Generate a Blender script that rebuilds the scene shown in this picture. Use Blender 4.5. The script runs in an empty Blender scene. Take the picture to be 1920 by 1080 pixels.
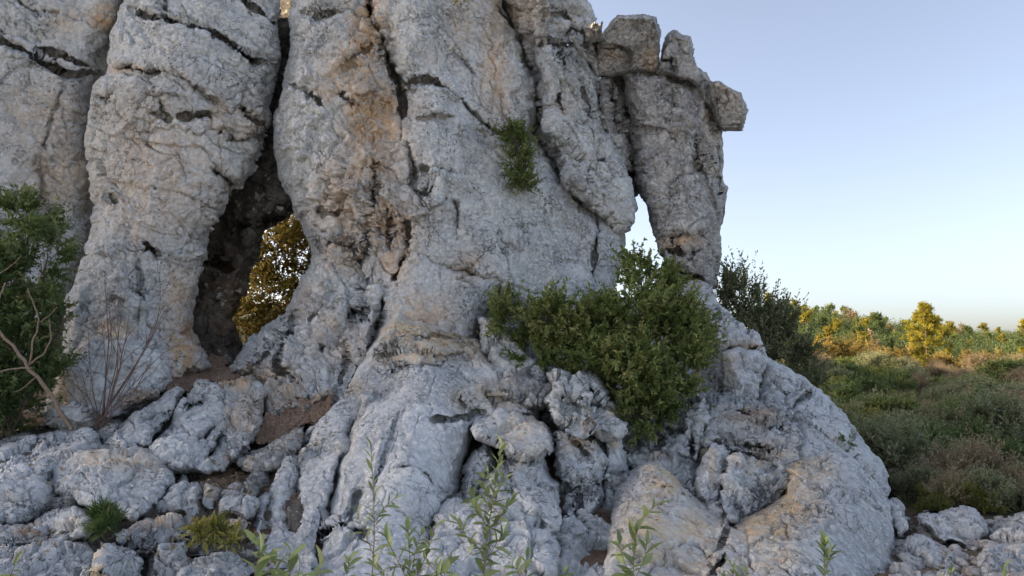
import bpy, math, random
import numpy as np
from mathutils import Vector, Matrix

random.seed(7)
RNG = np.random.default_rng(7)
S = bpy.context.scene
COL = S.collection

# ------------------------------------------------------------------ camera
F_PX = 1280.0
PITCH = math.atan(130.0 / F_PX)
CAM_Z = 1.6
cd = bpy.data.cameras.new("camera")
cd.sensor_width = 36.0
cd.lens = 24.0
cd.clip_start = 0.05
cd.clip_end = 3000.0
cam = bpy.data.objects.new("camera", cd)
cam.location = (0, 0, CAM_Z)
cam.rotation_euler = (math.pi / 2 + PITCH, 0, 0)
COL.objects.link(cam)
S.camera = cam

# ------------------------------------------------------------------ sky, sun, exposure
SUN_EL = math.radians(17.0)
SUN_AZ = math.radians(286.0)          # clockwise from +Y: from the left, a little behind the outcrop
world = bpy.data.worlds.new("World")
S.world = world
world.use_nodes = True
wn = world.node_tree
wn.nodes.clear()
wo = wn.nodes.new("ShaderNodeOutputWorld")
wb = wn.nodes.new("ShaderNodeBackground")
ws = wn.nodes.new("ShaderNodeTexSky")
ws.sky_type = 'NISHITA'
ws.sun_disc = False
ws.sun_elevation = SUN_EL
ws.sun_rotation = SUN_AZ
ws.altitude = 300
ws.air_density = 0.75
ws.dust_density = 3.2
ws.ozone_density = 1.0
wb.inputs["Strength"].default_value = 0.15
wh = wn.nodes.new("ShaderNodeHueSaturation")
wh.inputs["Saturation"].default_value = 0.74
wn.links.new(ws.outputs[0], wh.inputs["Color"])
wt = wn.nodes.new("ShaderNodeMix")
wt.data_type = 'RGBA'; wt.blend_type = 'MULTIPLY'; wt.inputs[0].default_value = 1.0
wt.inputs[7].default_value = (1.0, 0.957, 0.95, 1)
wn.links.new(wh.outputs[0], wt.inputs[6])
wn.links.new(wt.outputs[2], wb.inputs["Color"])
wn.links.new(wb.outputs[0], wo.inputs["Surface"])
sd = bpy.data.lights.new("sun", 'SUN')
sd.energy = 5.0
sd.angle = math.radians(0.5)
sd.color = (1.0, 0.78, 0.48)
sun = bpy.data.objects.new("sun", sd)
to_sun = Vector((math.sin(SUN_AZ) * math.cos(SUN_EL), math.cos(SUN_AZ) * math.cos(SUN_EL), math.sin(SUN_EL)))
sun.rotation_euler = to_sun.to_track_quat('Z', 'Y').to_euler()
sun.location = (-20, 10, 20)
COL.objects.link(sun)
S.view_settings.view_transform = 'Standard'
S.view_settings.look = 'None'
S.view_settings.gamma = 1.0
S.view_settings.use_curve_mapping = False
S.view_settings.exposure = 1.38
S.render.engine = 'CYCLES'
S.cycles.max_bounces = 6
S.cycles.diffuse_bounces = 3
S.cycles.transmission_bounces = 3

# ------------------------------------------------------------------ helpers
CP, SP = math.cos(PITCH), math.sin(PITCH)

def P(px, py, Y):
    """World point at ground distance Y in front of the camera, seen at photo pixel (px, py)."""
    px = np.asarray(px, float); py = np.asarray(py, float); Y = np.asarray(Y, float)
    x = (px - 960.0) / F_PX
    u = -(py - 540.0) / F_PX
    dy = CP - u * SP
    dz = SP + u * CP
    k = Y / dy
    return np.stack([x * k, Y + 0 * k, CAM_Z + dz * k], axis=-1)

def V(px, py, Y):
    return Vector(P(px, py, Y).tolist())

def hsh(ix, iy, iz, seed):
    h = (ix.astype(np.uint32) * np.uint32(374761393) + iy.astype(np.uint32) * np.uint32(668265263)
         + iz.astype(np.uint32) * np.uint32(2246822519) + np.uint32((seed * 3266489917 + 374761) & 0xffffffff))
    h ^= h >> np.uint32(15); h *= np.uint32(2654435761)
    h ^= h >> np.uint32(13); h *= np.uint32(3266489917)
    h ^= h >> np.uint32(16)
    return h

def rnd(h):
    return (h & np.uint32(0xffffff)).astype(np.float32) / np.float32(0x1000000)

def vnoise(p, seed=0):
    """value noise in -1..1, quintic interpolation; p (N,3)"""
    p = p.astype(np.float32)
    i = np.floor(p); f = p - i
    i = i.astype(np.int64)
    w = f * f * f * (f * (f * 6 - 15) + 10)
    out = 0
    for dx in (0, 1):
        wx = w[:, 0] if dx else 1 - w[:, 0]
        for dy in (0, 1):
            wy = w[:, 1] if dy else 1 - w[:, 1]
            for dz in (0, 1):
                wz = w[:, 2] if dz else 1 - w[:, 2]
                out = out + wx * wy * wz * rnd(hsh(i[:, 0] + dx, i[:, 1] + dy, i[:, 2] + dz, seed))
    return out * 2 - 1

def fbm(p, seed=0, octaves=4, gain=0.5, lac=2.03):
    a, s, out = 1.0, 1.0, 0
    for o in range(octaves):
        out = out + a * vnoise(p * s + 17.3 * o, seed + o)
        a *= gain; s *= lac
    return out

def worley(p, seed=0):
    """F1, F2, hash of the nearest cell, vector from its point"""
    p = p.astype(np.float32)
    i = np.floor(p).astype(np.int64); f = p - i
    N = len(p)
    F1 = np.full(N, 9.0, np.float32); F2 = F1.copy()
    idh = np.zeros(N, np.uint32); vec = np.zeros((N, 3), np.float32)
    for dx in (-1, 0, 1):
        for dy in (-1, 0, 1):
            for dz in (-1, 0, 1):
                h = hsh(i[:, 0] + dx, i[:, 1] + dy, i[:, 2] + dz, seed)
                a = (h & np.uint32(1023)).astype(np.float32) / 1023
                b = ((h >> np.uint32(10)) & np.uint32(1023)).astype(np.float32) / 1023
                c = ((h >> np.uint32(20)) & np.uint32(1023)).astype(np.float32) / 1023
                v = np.stack([f[:, 0] - dx - a, f[:, 1] - dy - b, f[:, 2] - dz - c], 1)
                d = np.einsum('ij,ij->i', v, v)
                m = d < F1
                F2 = np.where(m, F1, np.minimum(F2, d))
                F1 = np.where(m, d, F1)
                idh = np.where(m, h, idh)
                vec[m] = v[m]
    return np.sqrt(F1), np.sqrt(F2), idh, vec

def sstep(a, b, x):
    t = np.clip((x - a) / (b - a), 0, 1)
    return t * t * (3 - 2 * t)

def mesh_np(name, verts, faces, attrs=None, mats=(), smooth=True):
    """faces: list of (M,k) int arrays"""
    me = bpy.data.meshes.new(name)
    verts = np.asarray(verts, np.float32)
    me.vertices.add(len(verts))
    me.vertices.foreach_set("co", verts.ravel())
    loops = np.concatenate([f.ravel() for f in faces]).astype(np.int32)
    tot = np.concatenate([np.full(len(f), f.shape[1], np.int32) for f in faces])
    start = np.concatenate([[0], np.cumsum(tot)[:-1]]).astype(np.int32)
    me.loops.add(len(loops))
    me.loops.foreach_set("vertex_index", loops)
    me.polygons.add(len(tot))
    me.polygons.foreach_set("loop_start", start)
    me.polygons.foreach_set("loop_total", tot)
    me.polygons.foreach_set("use_smooth", np.full(len(tot), smooth))
    for k, v in (attrs or {}).items():
        a = me.attributes.new(k, 'FLOAT', 'POINT')
        a.data.foreach_set("value", np.asarray(v, np.float32))
    for m in mats:
        me.materials.append(m)
    me.update(calc_edges=True)
    return me

def link(name, me, parent=None, loc=None):
    o = bpy.data.objects.new(name, me)
    COL.objects.link(o)
    if loc is not None:
        o.location = loc
    if parent is not None:
        o.parent = parent
    return o

def tag(o, label=None, cat=None, group=None, kind=None):
    if label: o["label"] = label
    if cat: o["category"] = cat
    if group: o["group"] = group
    if kind: o["kind"] = kind
    return o

def empty(name, loc, label, cat, group=None):
    o = bpy.data.objects.new(name, None)
    o.empty_display_size = 0.1
    COL.objects.link(o)
    o.location = loc
    return tag(o, label, cat, group)

# ------------------------------------------------------------------ materials
def nodes_of(name):
    m = bpy.data.materials.new(name)
    m.use_nodes = True
    nt = m.node_tree
    nt.nodes.clear()
    out = nt.nodes.new("ShaderNodeOutputMaterial")
    return m, nt, out

def nd(nt, t, **kw):
    n = nt.nodes.new(t)
    for k, v in kw.items():
        if k in n.inputs: n.inputs[k].default_value = v
        else: setattr(n, k, v)
    return n

def ramp(nt, src, stops, interp='LINEAR'):
    r = nt.nodes.new("ShaderNodeValToRGB")
    r.color_ramp.interpolation = interp
    e = r.color_ramp.elements
    while len(e) < len(stops): e.new(0.5)
    for i, (p, c) in enumerate(stops):
        e[i].position = p
        e[i].color = (c, c, c, 1) if isinstance(c, (int, float)) else (*c, 1)
    nt.links.new(src, r.inputs[0])
    return r.outputs[0]

def mix(nt, fac, a, b, mode='MIX'):
    n = nt.nodes.new("ShaderNodeMix")
    n.data_type = 'RGBA'; n.blend_type = mode
    if isinstance(fac, (int, float)): n.inputs[0].default_value = fac
    else: nt.links.new(fac, n.inputs[0])
    for s, i in ((a, 6), (b, 7)):
        if isinstance(s, tuple): n.inputs[i].default_value = (*s, 1)
        else: nt.links.new(s, n.inputs[i])
    return n.outputs[2]

def math_(nt, op, a, b=None):
    n = nt.nodes.new("ShaderNodeMath"); n.operation = op
    for s, i in ((a, 0), (b, 1)):
        if s is None: continue
        if isinstance(s, (int, float)): n.inputs[i].default_value = s
        else: nt.links.new(s, n.inputs[i])
    return n.outputs[0]

def rock_material(name, base, light, dark, ochre, speck=1.0, white=0.5):
    m, nt, out = nodes_of(name)
    L = nt.links
    geo = nd(nt, "ShaderNodeNewGeometry")
    pos = geo.outputs["Position"]
    def noise(scale, detail=5, rough=0.6, dist=0.0, vec=pos):
        n = nd(nt, "ShaderNodeTexNoise", Scale=scale, Detail=detail, Roughness=rough, Distortion=dist)
        L.new(vec, n.inputs["Vector"])
        return n.outputs[0]
    n_big = noise(0.9, 6, 0.62, 0.4)
    n_mid = noise(4.5, 7, 0.7, 0.15)
    n_fin = noise(22, 6, 0.72)
    n_spk = noise(48, 3, 0.6)
    mp = nd(nt, "ShaderNodeMapping"); mp.inputs["Scale"].default_value = (5.5, 5.5, 1.1)
    L.new(pos, mp.inputs[0])
    n_str = noise(1.0, 5, 0.65, 0.25, mp.outputs[0])
    c = mix(nt, ramp(nt, n_big, [(0.36, 0), (0.64, 1)]), base, light)
    c = mix(nt, ramp(nt, n_mid, [(0.42, 0), (0.60, 0.85)]), c, dark)
    c = mix(nt, ramp(nt, noise(0.55, 5, 0.6, 0.6), [(0.48, 0), (0.62, 0.55)]), c, tuple(x * 0.9 for x in dark))
    c = mix(nt, ramp(nt, n_str, [(0.52, 0), (0.72, 0.45)]), c, tuple(x * 0.72 for x in dark))
    c = mix(nt, ramp(nt, n_fin, [(0.50, 0), (0.62, white)]), c, tuple(min(0.70, x * 1.3) for x in light))
    c = mix(nt, math_(nt, 'MULTIPLY', ramp(nt, n_fin, [(0.33, 0.7 * speck), (0.45, 0)]), ramp(nt, noise(1.1, 4, 0.55), [(0.38, 0.15), (0.62, 1)])), c, tuple(x * 0.55 for x in dark))
    wv = nd(nt, "ShaderNodeTexNoise", Scale=3.5, Detail=5, Roughness=0.6); L.new(pos, wv.inputs["Vector"])
    wm = nd(nt, "ShaderNodeVectorMath", operation='MULTIPLY_ADD'); L.new(wv.outputs["Color"], wm.inputs[0]); wm.inputs[1].default_value = (0.35, 0.35, 0.35); L.new(pos, wm.inputs[2])
    frs = []
    for sc_, lo_, wd_ in ((2.6, 0.50, 0.022), (7.0, 0.47, 0.035)):
        ve = nd(nt, "ShaderNodeTexVoronoi", feature='DISTANCE_TO_EDGE', Scale=sc_); L.new(wm.outputs[0], ve.inputs["Vector"])
        frs.append(math_(nt, 'MULTIPLY', ramp(nt, ve.outputs["Distance"], [(0.0, 1), (wd_, 0)]), ramp(nt, noise(1.3 * sc_ ** 0.5, 3, 0.5), [(lo_, 0), (lo_ + 0.08, 1)])))
    frac = math_(nt, 'MAXIMUM', frs[0], frs[1])
    c = mix(nt, math_(nt, 'MULTIPLY', frac, 0.55), c, (0.10, 0.095, 0.085))
    # warm iron staining where the stone carries it
    at = nd(nt, "ShaderNodeAttribute", attribute_name="stain")
    st = math_(nt, 'MULTIPLY', math_(nt, 'MINIMUM', math_(nt, 'MULTIPLY', at.outputs["Fac"], 1.25), 1.0), ramp(nt, noise(6.5, 7, 0.7, 0.3), [(0.34, 0), (0.54, 1)]))
    oc = mix(nt, ramp(nt, n_fin, [(0.35, 0), (0.65, 1)]), ochre, tuple(min(0.6, x * 1.5) for x in ochre))
    c = mix(nt, st, c, oc)
    # faint warm wash everywhere
    c = mix(nt, ramp(nt, noise(2.2, 5, 0.6), [(0.55, 0), (0.75, 0.28)]), c, (0.50, 0.42, 0.34))
    # dark lichen specks
    dk = math_(nt, 'MULTIPLY', ramp(nt, noise(30, 2, 0.5, 0.5), [(0.60, 0), (0.66, 1)]), ramp(nt, noise(1.7, 4, 0.55), [(0.50, 0), (0.62, 0.8 * speck)]))
    c = mix(nt, dk, c, (0.045, 0.048, 0.045))
    li = math_(nt, 'MULTIPLY', ramp(nt, noise(7.5, 8, 0.62, 0.3), [(0.57, 0), (0.61, 1)]), ramp(nt, noise(1.6, 3, 0.5), [(0.45, 0), (0.6, 0.7)]))
    c = mix(nt, li, c, (0.60, 0.60, 0.54))
    mp2 = nd(nt, "ShaderNodeMapping"); mp2.inputs["Scale"].default_value = (9, 9, 0.7)
    L.new(pos, mp2.inputs[0])
    sk = math_(nt, 'MULTIPLY', ramp(nt, noise(1.0, 4, 0.6, 0.5, mp2.outputs[0]), [(0.58, 0), (0.70, 0.55 * speck)]), ramp(nt, noise(0.8, 3, 0.5), [(0.48, 0), (0.6, 1)]))
    c = mix(nt, sk, c, (0.10, 0.10, 0.098))
    b = nd(nt, "ShaderNodeBsdfPrincipled", Roughness=0.93)
    b.inputs["Specular IOR Level"].default_value = 0.15
    L.new(c, b.inputs["Base Color"])
    # relief: grain, pits, little ledges
    h = math_(nt, 'ADD', math_(nt, 'MULTIPLY', n_fin, 1.0), math_(nt, 'MULTIPLY', n_spk, 0.45))
    h = math_(nt, 'ADD', h, math_(nt, 'MULTIPLY', noise(9, 6, 0.7, 0.05), 1.6))
    h = math_(nt, 'ADD', h, math_(nt, 'MULTIPLY', n_str, 0.3))
    h = math_(nt, 'SUBTRACT', h, math_(nt, 'MULTIPLY', frac, 0.9))
    bp = nd(nt, "ShaderNodeBump", Strength=0.8, Distance=0.03)
    L.new(ramp(nt, noise(0.9, 4, 0.55, 0.3), [(0.36, 0.25), (0.64, 1.0)]), bp.inputs["Strength"])
    L.new(h, bp.inputs["Height"])
    L.new(bp.outputs[0], b.inputs["Normal"])
    L.new(b.outputs[0], out.inputs["Surface"])
    return m

OCHRE = (0.46, 0.29, 0.175)
ROCK_A = rock_material("limestone_weathered", (0.475, 0.485, 0.48), (0.60, 0.61, 0.595), (0.35, 0.36, 0.355), OCHRE, 1.0, 0.7)
ROCK_B = rock_material("limestone_pale", (0.52, 0.53, 0.525), (0.67, 0.675, 0.665), (0.40, 0.41, 0.41), (0.58, 0.37, 0.245), 0.9, 0.85)
ROCK_D = rock_material("limestone_painted_shade", (0.13, 0.12, 0.105), (0.20, 0.18, 0.155), (0.06, 0.055, 0.05), (0.22, 0.14, 0.08), 1.0, 0.25)  # dark tone stands in for the shade of cave and clefts
ROCK_C = rock_material("limestone_lichen_dark", (0.38, 0.37, 0.355), (0.50, 0.485, 0.46), (0.22, 0.215, 0.21), OCHRE, 1.2, 0.6)

def leaf_material(name, stops, trans=0.35, tcol=(0.25, 0.30, 0.05), rough=0.55, objvar=0.25):
    m, nt, out = nodes_of(name)
    L = nt.links
    at = nd(nt, "ShaderNodeAttribute", attribute_name="tint")
    c = ramp(nt, at.outputs["Fac"], stops)
    oi = nd(nt, "ShaderNodeObjectInfo")
    hv = nd(nt, "ShaderNodeHueSaturation")
    v = nd(nt, "ShaderNodeMapRange"); v.inputs[3].default_value = 1 - objvar; v.inputs[4].default_value = 1 + objvar
    L.new(oi.outputs["Random"], v.inputs[0])
    L.new(v.outputs[0], hv.inputs["Value"])
    L.new(c, hv.inputs["Color"])
    c = hv.outputs[0]
    b = nd(nt, "ShaderNodeBsdfPrincipled", Roughness=rough)
    b.inputs["Specular IOR Level"].default_value = 0.35
    L.new(c, b.inputs["Base Color"])
    t = nd(nt, "ShaderNodeBsdfTranslucent")
    L.new(mix(nt, 0.5, c, tcol), t.inputs[0])
    ms = nd(nt, "ShaderNodeMixShader"); ms.inputs[0].default_value = trans
    L.new(b.outputs[0], ms.inputs[1]); L.new(t.outputs[0], ms.inputs[2])
    L.new(ms.outputs[0], out.inputs["Surface"])
    return m

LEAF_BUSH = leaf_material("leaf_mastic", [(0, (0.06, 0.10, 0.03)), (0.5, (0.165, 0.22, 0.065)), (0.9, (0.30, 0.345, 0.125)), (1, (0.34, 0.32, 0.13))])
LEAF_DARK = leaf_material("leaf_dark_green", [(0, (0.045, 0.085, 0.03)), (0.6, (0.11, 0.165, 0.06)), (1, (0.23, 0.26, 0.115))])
LEAF_OLIVE = leaf_material("leaf_grey_green", [(0, (0.11, 0.125, 0.07)), (0.6, (0.25, 0.26, 0.155)), (1, (0.40, 0.39, 0.24))])
LEAF_YELLOW = leaf_material("leaf_yellow_green", [(0, (0.09, 0.115, 0.025)), (0.6, (0.19, 0.20, 0.05)), (1, (0.30, 0.27, 0.09))], 0.4, (0.35, 0.30, 0.05))
LEAF_BROWN = leaf_material("leaf_dry_brown", [(0, (0.15, 0.12, 0.075)), (0.6, (0.31, 0.245, 0.15)), (1, (0.45, 0.37, 0.24))], 0.25, (0.3, 0.2, 0.08))
LEAF_PINE = leaf_material("needle_pine", [(0, (0.15, 0.15, 0.02)), (0.6, (0.32, 0.29, 0.04)), (1, (0.46, 0.39, 0.07))], 0.4, (0.5, 0.4, 0.05))
LEAF_GOLD = leaf_material("leaf_golden", [(0, (0.18, 0.135, 0.035)), (0.6, (0.35, 0.26, 0.075)), (1, (0.48, 0.38, 0.13))], 0.4, (0.5, 0.36, 0.08))
LEAF_AUTUMN = leaf_material("leaf_bronze", [(0, (0.035, 0.03, 0.01)), (0.5, (0.09, 0.10, 0.028)), (0.85, (0.19, 0.185, 0.05)), (1, (0.36, 0.30, 0.10))], 0.3, (0.4, 0.28, 0.06))
LEAF_SPRIG = leaf_material("leaf_young_sprig", [(0, (0.13, 0.18, 0.07)), (0.5, (0.22, 0.28, 0.11)), (1, (0.36, 0.39, 0.18))], 0.3, (0.3, 0.36, 0.12), 0.5, 0.3)

def plain(name, col, rough=0.9, var=0.3, scale=8):
    m, nt, out = nodes_of(name)
    L = nt.links
    g = nd(nt, "ShaderNodeNewGeometry")
    n = nd(nt, "ShaderNodeTexNoise", Scale=scale, Detail=6, Roughness=0.65)
    L.new(g.outputs["Position"], n.inputs["Vector"])
    c = ramp(nt, n.outputs[0], [(0.3, tuple(x * (1 - var) for x in col)), (0.7, tuple(x * (1 + var) for x in col))])
    b = nd(nt, "ShaderNodeBsdfPrincipled", Roughness=rough)
    L.new(c, b.inputs["Base Color"])
    bp = nd(nt, "ShaderNodeBump", Strength=0.5, Distance=0.02)
    L.new(n.outputs[0], bp.inputs["Height"]); L.new(bp.outputs[0], b.inputs["Normal"])
    L.new(b.outputs[0], out.inputs["Surface"])
    return m

BARK = plain("bark_grey_brown", (0.13, 0.10, 0.075), 0.9, 0.35, 30)
TWIG = plain("twig_pale_brown", (0.24, 0.17, 0.12), 0.9, 0.3, 30)
TWIG_RED = plain("twig_red_brown", (0.13, 0.085, 0.07), 0.9, 0.3, 30)

SOIL = plain("red_brown_litter", (0.20, 0.13, 0.09), 0.95, 0.65, 45)

def ground_material():
    m, nt, out = nodes_of("ground_earth_and_litter")
    L = nt.links
    g = nd(nt, "ShaderNodeNewGeometry"); pos = g.outputs["Position"]
    def noise(s, d=6, r=0.65):
        n = nd(nt, "ShaderNodeTexNoise", Scale=s, Detail=d, Roughness=r); L.new(pos, n.inputs["Vector"]); return n.outputs[0]
    earth = mix(nt, ramp(nt, noise(9), [(0.35, 0), (0.65, 1)]), (0.13, 0.075, 0.045), (0.30, 0.19, 0.12))
    earth = mix(nt, ramp(nt, noise(40, 3), [(0.55, 0), (0.7, 0.8)]), earth, (0.34, 0.30, 0.26))
    grass = mix(nt, ramp(nt, noise(0.35), [(0.35, 0), (0.65, 1)]), (0.05, 0.065, 0.025), (0.10, 0.10, 0.05))
    grass = mix(nt, ramp(nt, noise(3.0), [(0.4, 0), (0.7, 0.8)]), grass, (0.10, 0.075, 0.04))
    at = nd(nt, "ShaderNodeAttribute", attribute_name="scrub")
    c = mix(nt, at.outputs["Fac"], earth, grass)
    at2 = nd(nt, "ShaderNodeAttribute", attribute_name="bounce_pale")
    stone = mix(nt, ramp(nt, noise(5.0), [(0.35, 0), (0.65, 1)]), (0.46, 0.46, 0.45), (0.58, 0.585, 0.58))  # pale tone chosen to reflect light up at the outcrop
    c = mix(nt, at2.outputs["Fac"], c, stone)
    b = nd(nt, "ShaderNodeBsdfPrincipled", Roughness=0.95)
    L.new(c, b.inputs["Base Color"])
    bp = nd(nt, "ShaderNodeBump", Strength=0.9, Distance=0.03)
    L.new(noise(25, 8, 0.75), bp.inputs["Height"]); L.new(bp.outputs[0], b.inputs["Normal"])
    L.new(b.outputs[0], out.inputs["Surface"])
    return m

# ------------------------------------------------------------------ terrain
def terrain_z(x, y):
    x = np.asarray(x, float); y = np.asarray(y, float)
    # earth slope under and in front of the outcrop
    ramp_ = np.clip(0.06 + 0.28 * (y - 5.0), 0, 1.45)
    side = sstep(3.2, -0.5, x - 0.25 * (y - 6)) * sstep(15.0, 11.5, y)
    z = ramp_ * side * sstep(3.0, 5.0, y)
    # plain, then the low hill to the right and behind
    low = (-0.75 * sstep(7.0, 12.0, y) * (1 - sstep(13, 36, y)) + 0.35 * sstep(16, 40, y)) * (1 - side)
    far = sstep(30, 150, y)
    hill = far * 8.6 * (1.0 - 0.62 * sstep(0.40, 0.74, x / np.maximum(y, 1.0)))
    z = z + low + hill + 5.5 * sstep(150, 300, y) * sstep(0.45, 0.68, x / np.maximum(y, 1.0))
    # higher ground added unseen on the left to keep the hollow in the shade
    left = sstep(-16, -30, x) * sstep(22, 28, y) * (1 - 0.85 * sstep(44, 54, y)) * 19.0
    z = z + left 
    p = np.stack([x.ravel() * 0.35, y.ravel() * 0.35, 0 * x.ravel()], 1)
    z = z + 0.10 * fbm(p, 91, 3).reshape(x.shape) * sstep(4, 9, y)
    p = np.stack([x.ravel() * 0.05, y.ravel() * 0.05, 0 * x.ravel()], 1)
    z = z + 0.9 * vnoise(p, 95).reshape(x.shape) * sstep(40, 90, y)
    return z

def tz(x, y):
    return float(terrain_z(np.array([float(x)]), np.array([float(y)]))[0])

def build_terrain():
    ys = np.concatenate([np.linspace(-40, 2, 22), np.arange(2.5, 16, 0.12), np.geomspace(16.2, 60, 90), np.geomspace(61, 1500, 70)])
    us = np.linspace(-1, 1, 321)
    us = np.sign(us) * np.abs(us) ** 1.35
    hw = np.where(ys < 16, 30.0, np.maximum(44.0, ys * 1.6))
    X = us[None, :] * hw[:, None]
    Y = np.repeat(ys[:, None], len(us), 1)
    Z = terrain_z(X, Y)
    v = np.stack([X, Y, Z], -1).reshape(-1, 3)
    n, m = X.shape
    idx = np.arange(n * m).reshape(n, m)
    q = np.stack([idx[:-1, :-1], idx[:-1, 1:], idx[1:, 1:], idx[1:, :-1]], -1).reshape(-1, 4)
    scrub = (1 - sstep(5.0, 2.5, X - 0.3 * (Y - 6)) * sstep(15, 12, Y)).ravel()
    me = mesh_np("ground", v, [q], {"scrub": scrub, "bounce_pale": (sstep(4.6, 3.2, Y) * sstep(-60, -40, X)).ravel()}, [ground_material()])  # pale ground around the camera, added to bounce light onto the rock
    tag(link("ground", me), kind="structure")
build_terrain()

# ------------------------------------------------------------------ rocks
def poly_sdf(px, py, poly):
    d2 = np.full(px.shape, 1e12, np.float32)
    ins = np.zeros(px.shape, bool)
    n = len(poly)
    for i in range(n):
        ax, ay = poly[i]; bx, by = poly[(i + 1) % n]
        ex, ey = bx - ax, by - ay
        wx, wy = px - ax, py - ay
        t = np.clip((wx * ex + wy * ey) / (ex * ex + ey * ey + 1e-9), 0, 1)
        dx, dy = wx - ex * t, wy - ey * t
        d2 = np.minimum(d2, dx * dx + dy * dy)
        c = ((ay > py) != (by > py)) & (px < ex * (py - ay) / (ey if ey != 0 else 1e-9) + ax)
        ins ^= c
    d = np.sqrt(d2)
    return np.where(ins, d, -d)

def line_dist(px, py, line):
    """distance to a polyline, signed side at the nearest piece, fraction along"""
    best = np.full(px.shape, 1e12, np.float32); side = np.zeros(px.shape, np.float32); fr = np.zeros(px.shape, np.float32)
    n = len(line) - 1
    for i in range(n):
        ax, ay = line[i][:2]; bx, by = line[i + 1][:2]
        ex, ey = bx - ax, by - ay
        wx, wy = px - ax, py - ay
        t = np.clip((wx * ex + wy * ey) / (ex * ex + ey * ey + 1e-9), 0, 1)
        dx, dy = wx - ex * t, wy - ey * t
        d = dx * dx + dy * dy
        m = d < best
        best = np.where(m, d, best)
        side = np.where(m, np.sign(ex * wy - ey * wx), side)
        fr = np.where(m, (i + t) / n, fr)
    return np.sqrt(best), side, fr

def depth_field(ctrl):
    c = np.array(ctrl, float)
    if len(c) == 1:
        return lambda x, y: np.full(x.shape, c[0, 2])
    xy = c[:, :2] / 100.0
    k = len(c)
    phi = lambda r2: np.sqrt(r2 + 0.36)
    if k >= 4:
        A = phi(((xy[:, None] - xy[None]) ** 2).sum(-1)) + np.eye(k) * 1e-6
        Pm = np.concatenate([np.ones((k, 1)), xy], 1)
        M = np.block([[A, Pm], [Pm.T, np.zeros((3, 3))]])
        s = np.linalg.lstsq(M, np.concatenate([c[:, 2], np.zeros(3)]), rcond=None)[0]
        def f(x, y):
            x = x / 100.0; y = y / 100.0
            o = s[k] + s[k + 1] * x + s[k + 2] * y
            for i in range(k):
                o = o + s[i] * phi((x - xy[i, 0]) ** 2 + (y - xy[i, 1]) ** 2)
            return o
        return f
    Pm = np.concatenate([np.ones((k, 1)), xy], 1)
    s = np.linalg.lstsq(Pm, c[:, 2], rcond=None)[0]
    return lambda x, y: s[0] + s[1] * x / 100 + s[2] * y / 100

SEED = [100]

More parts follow.
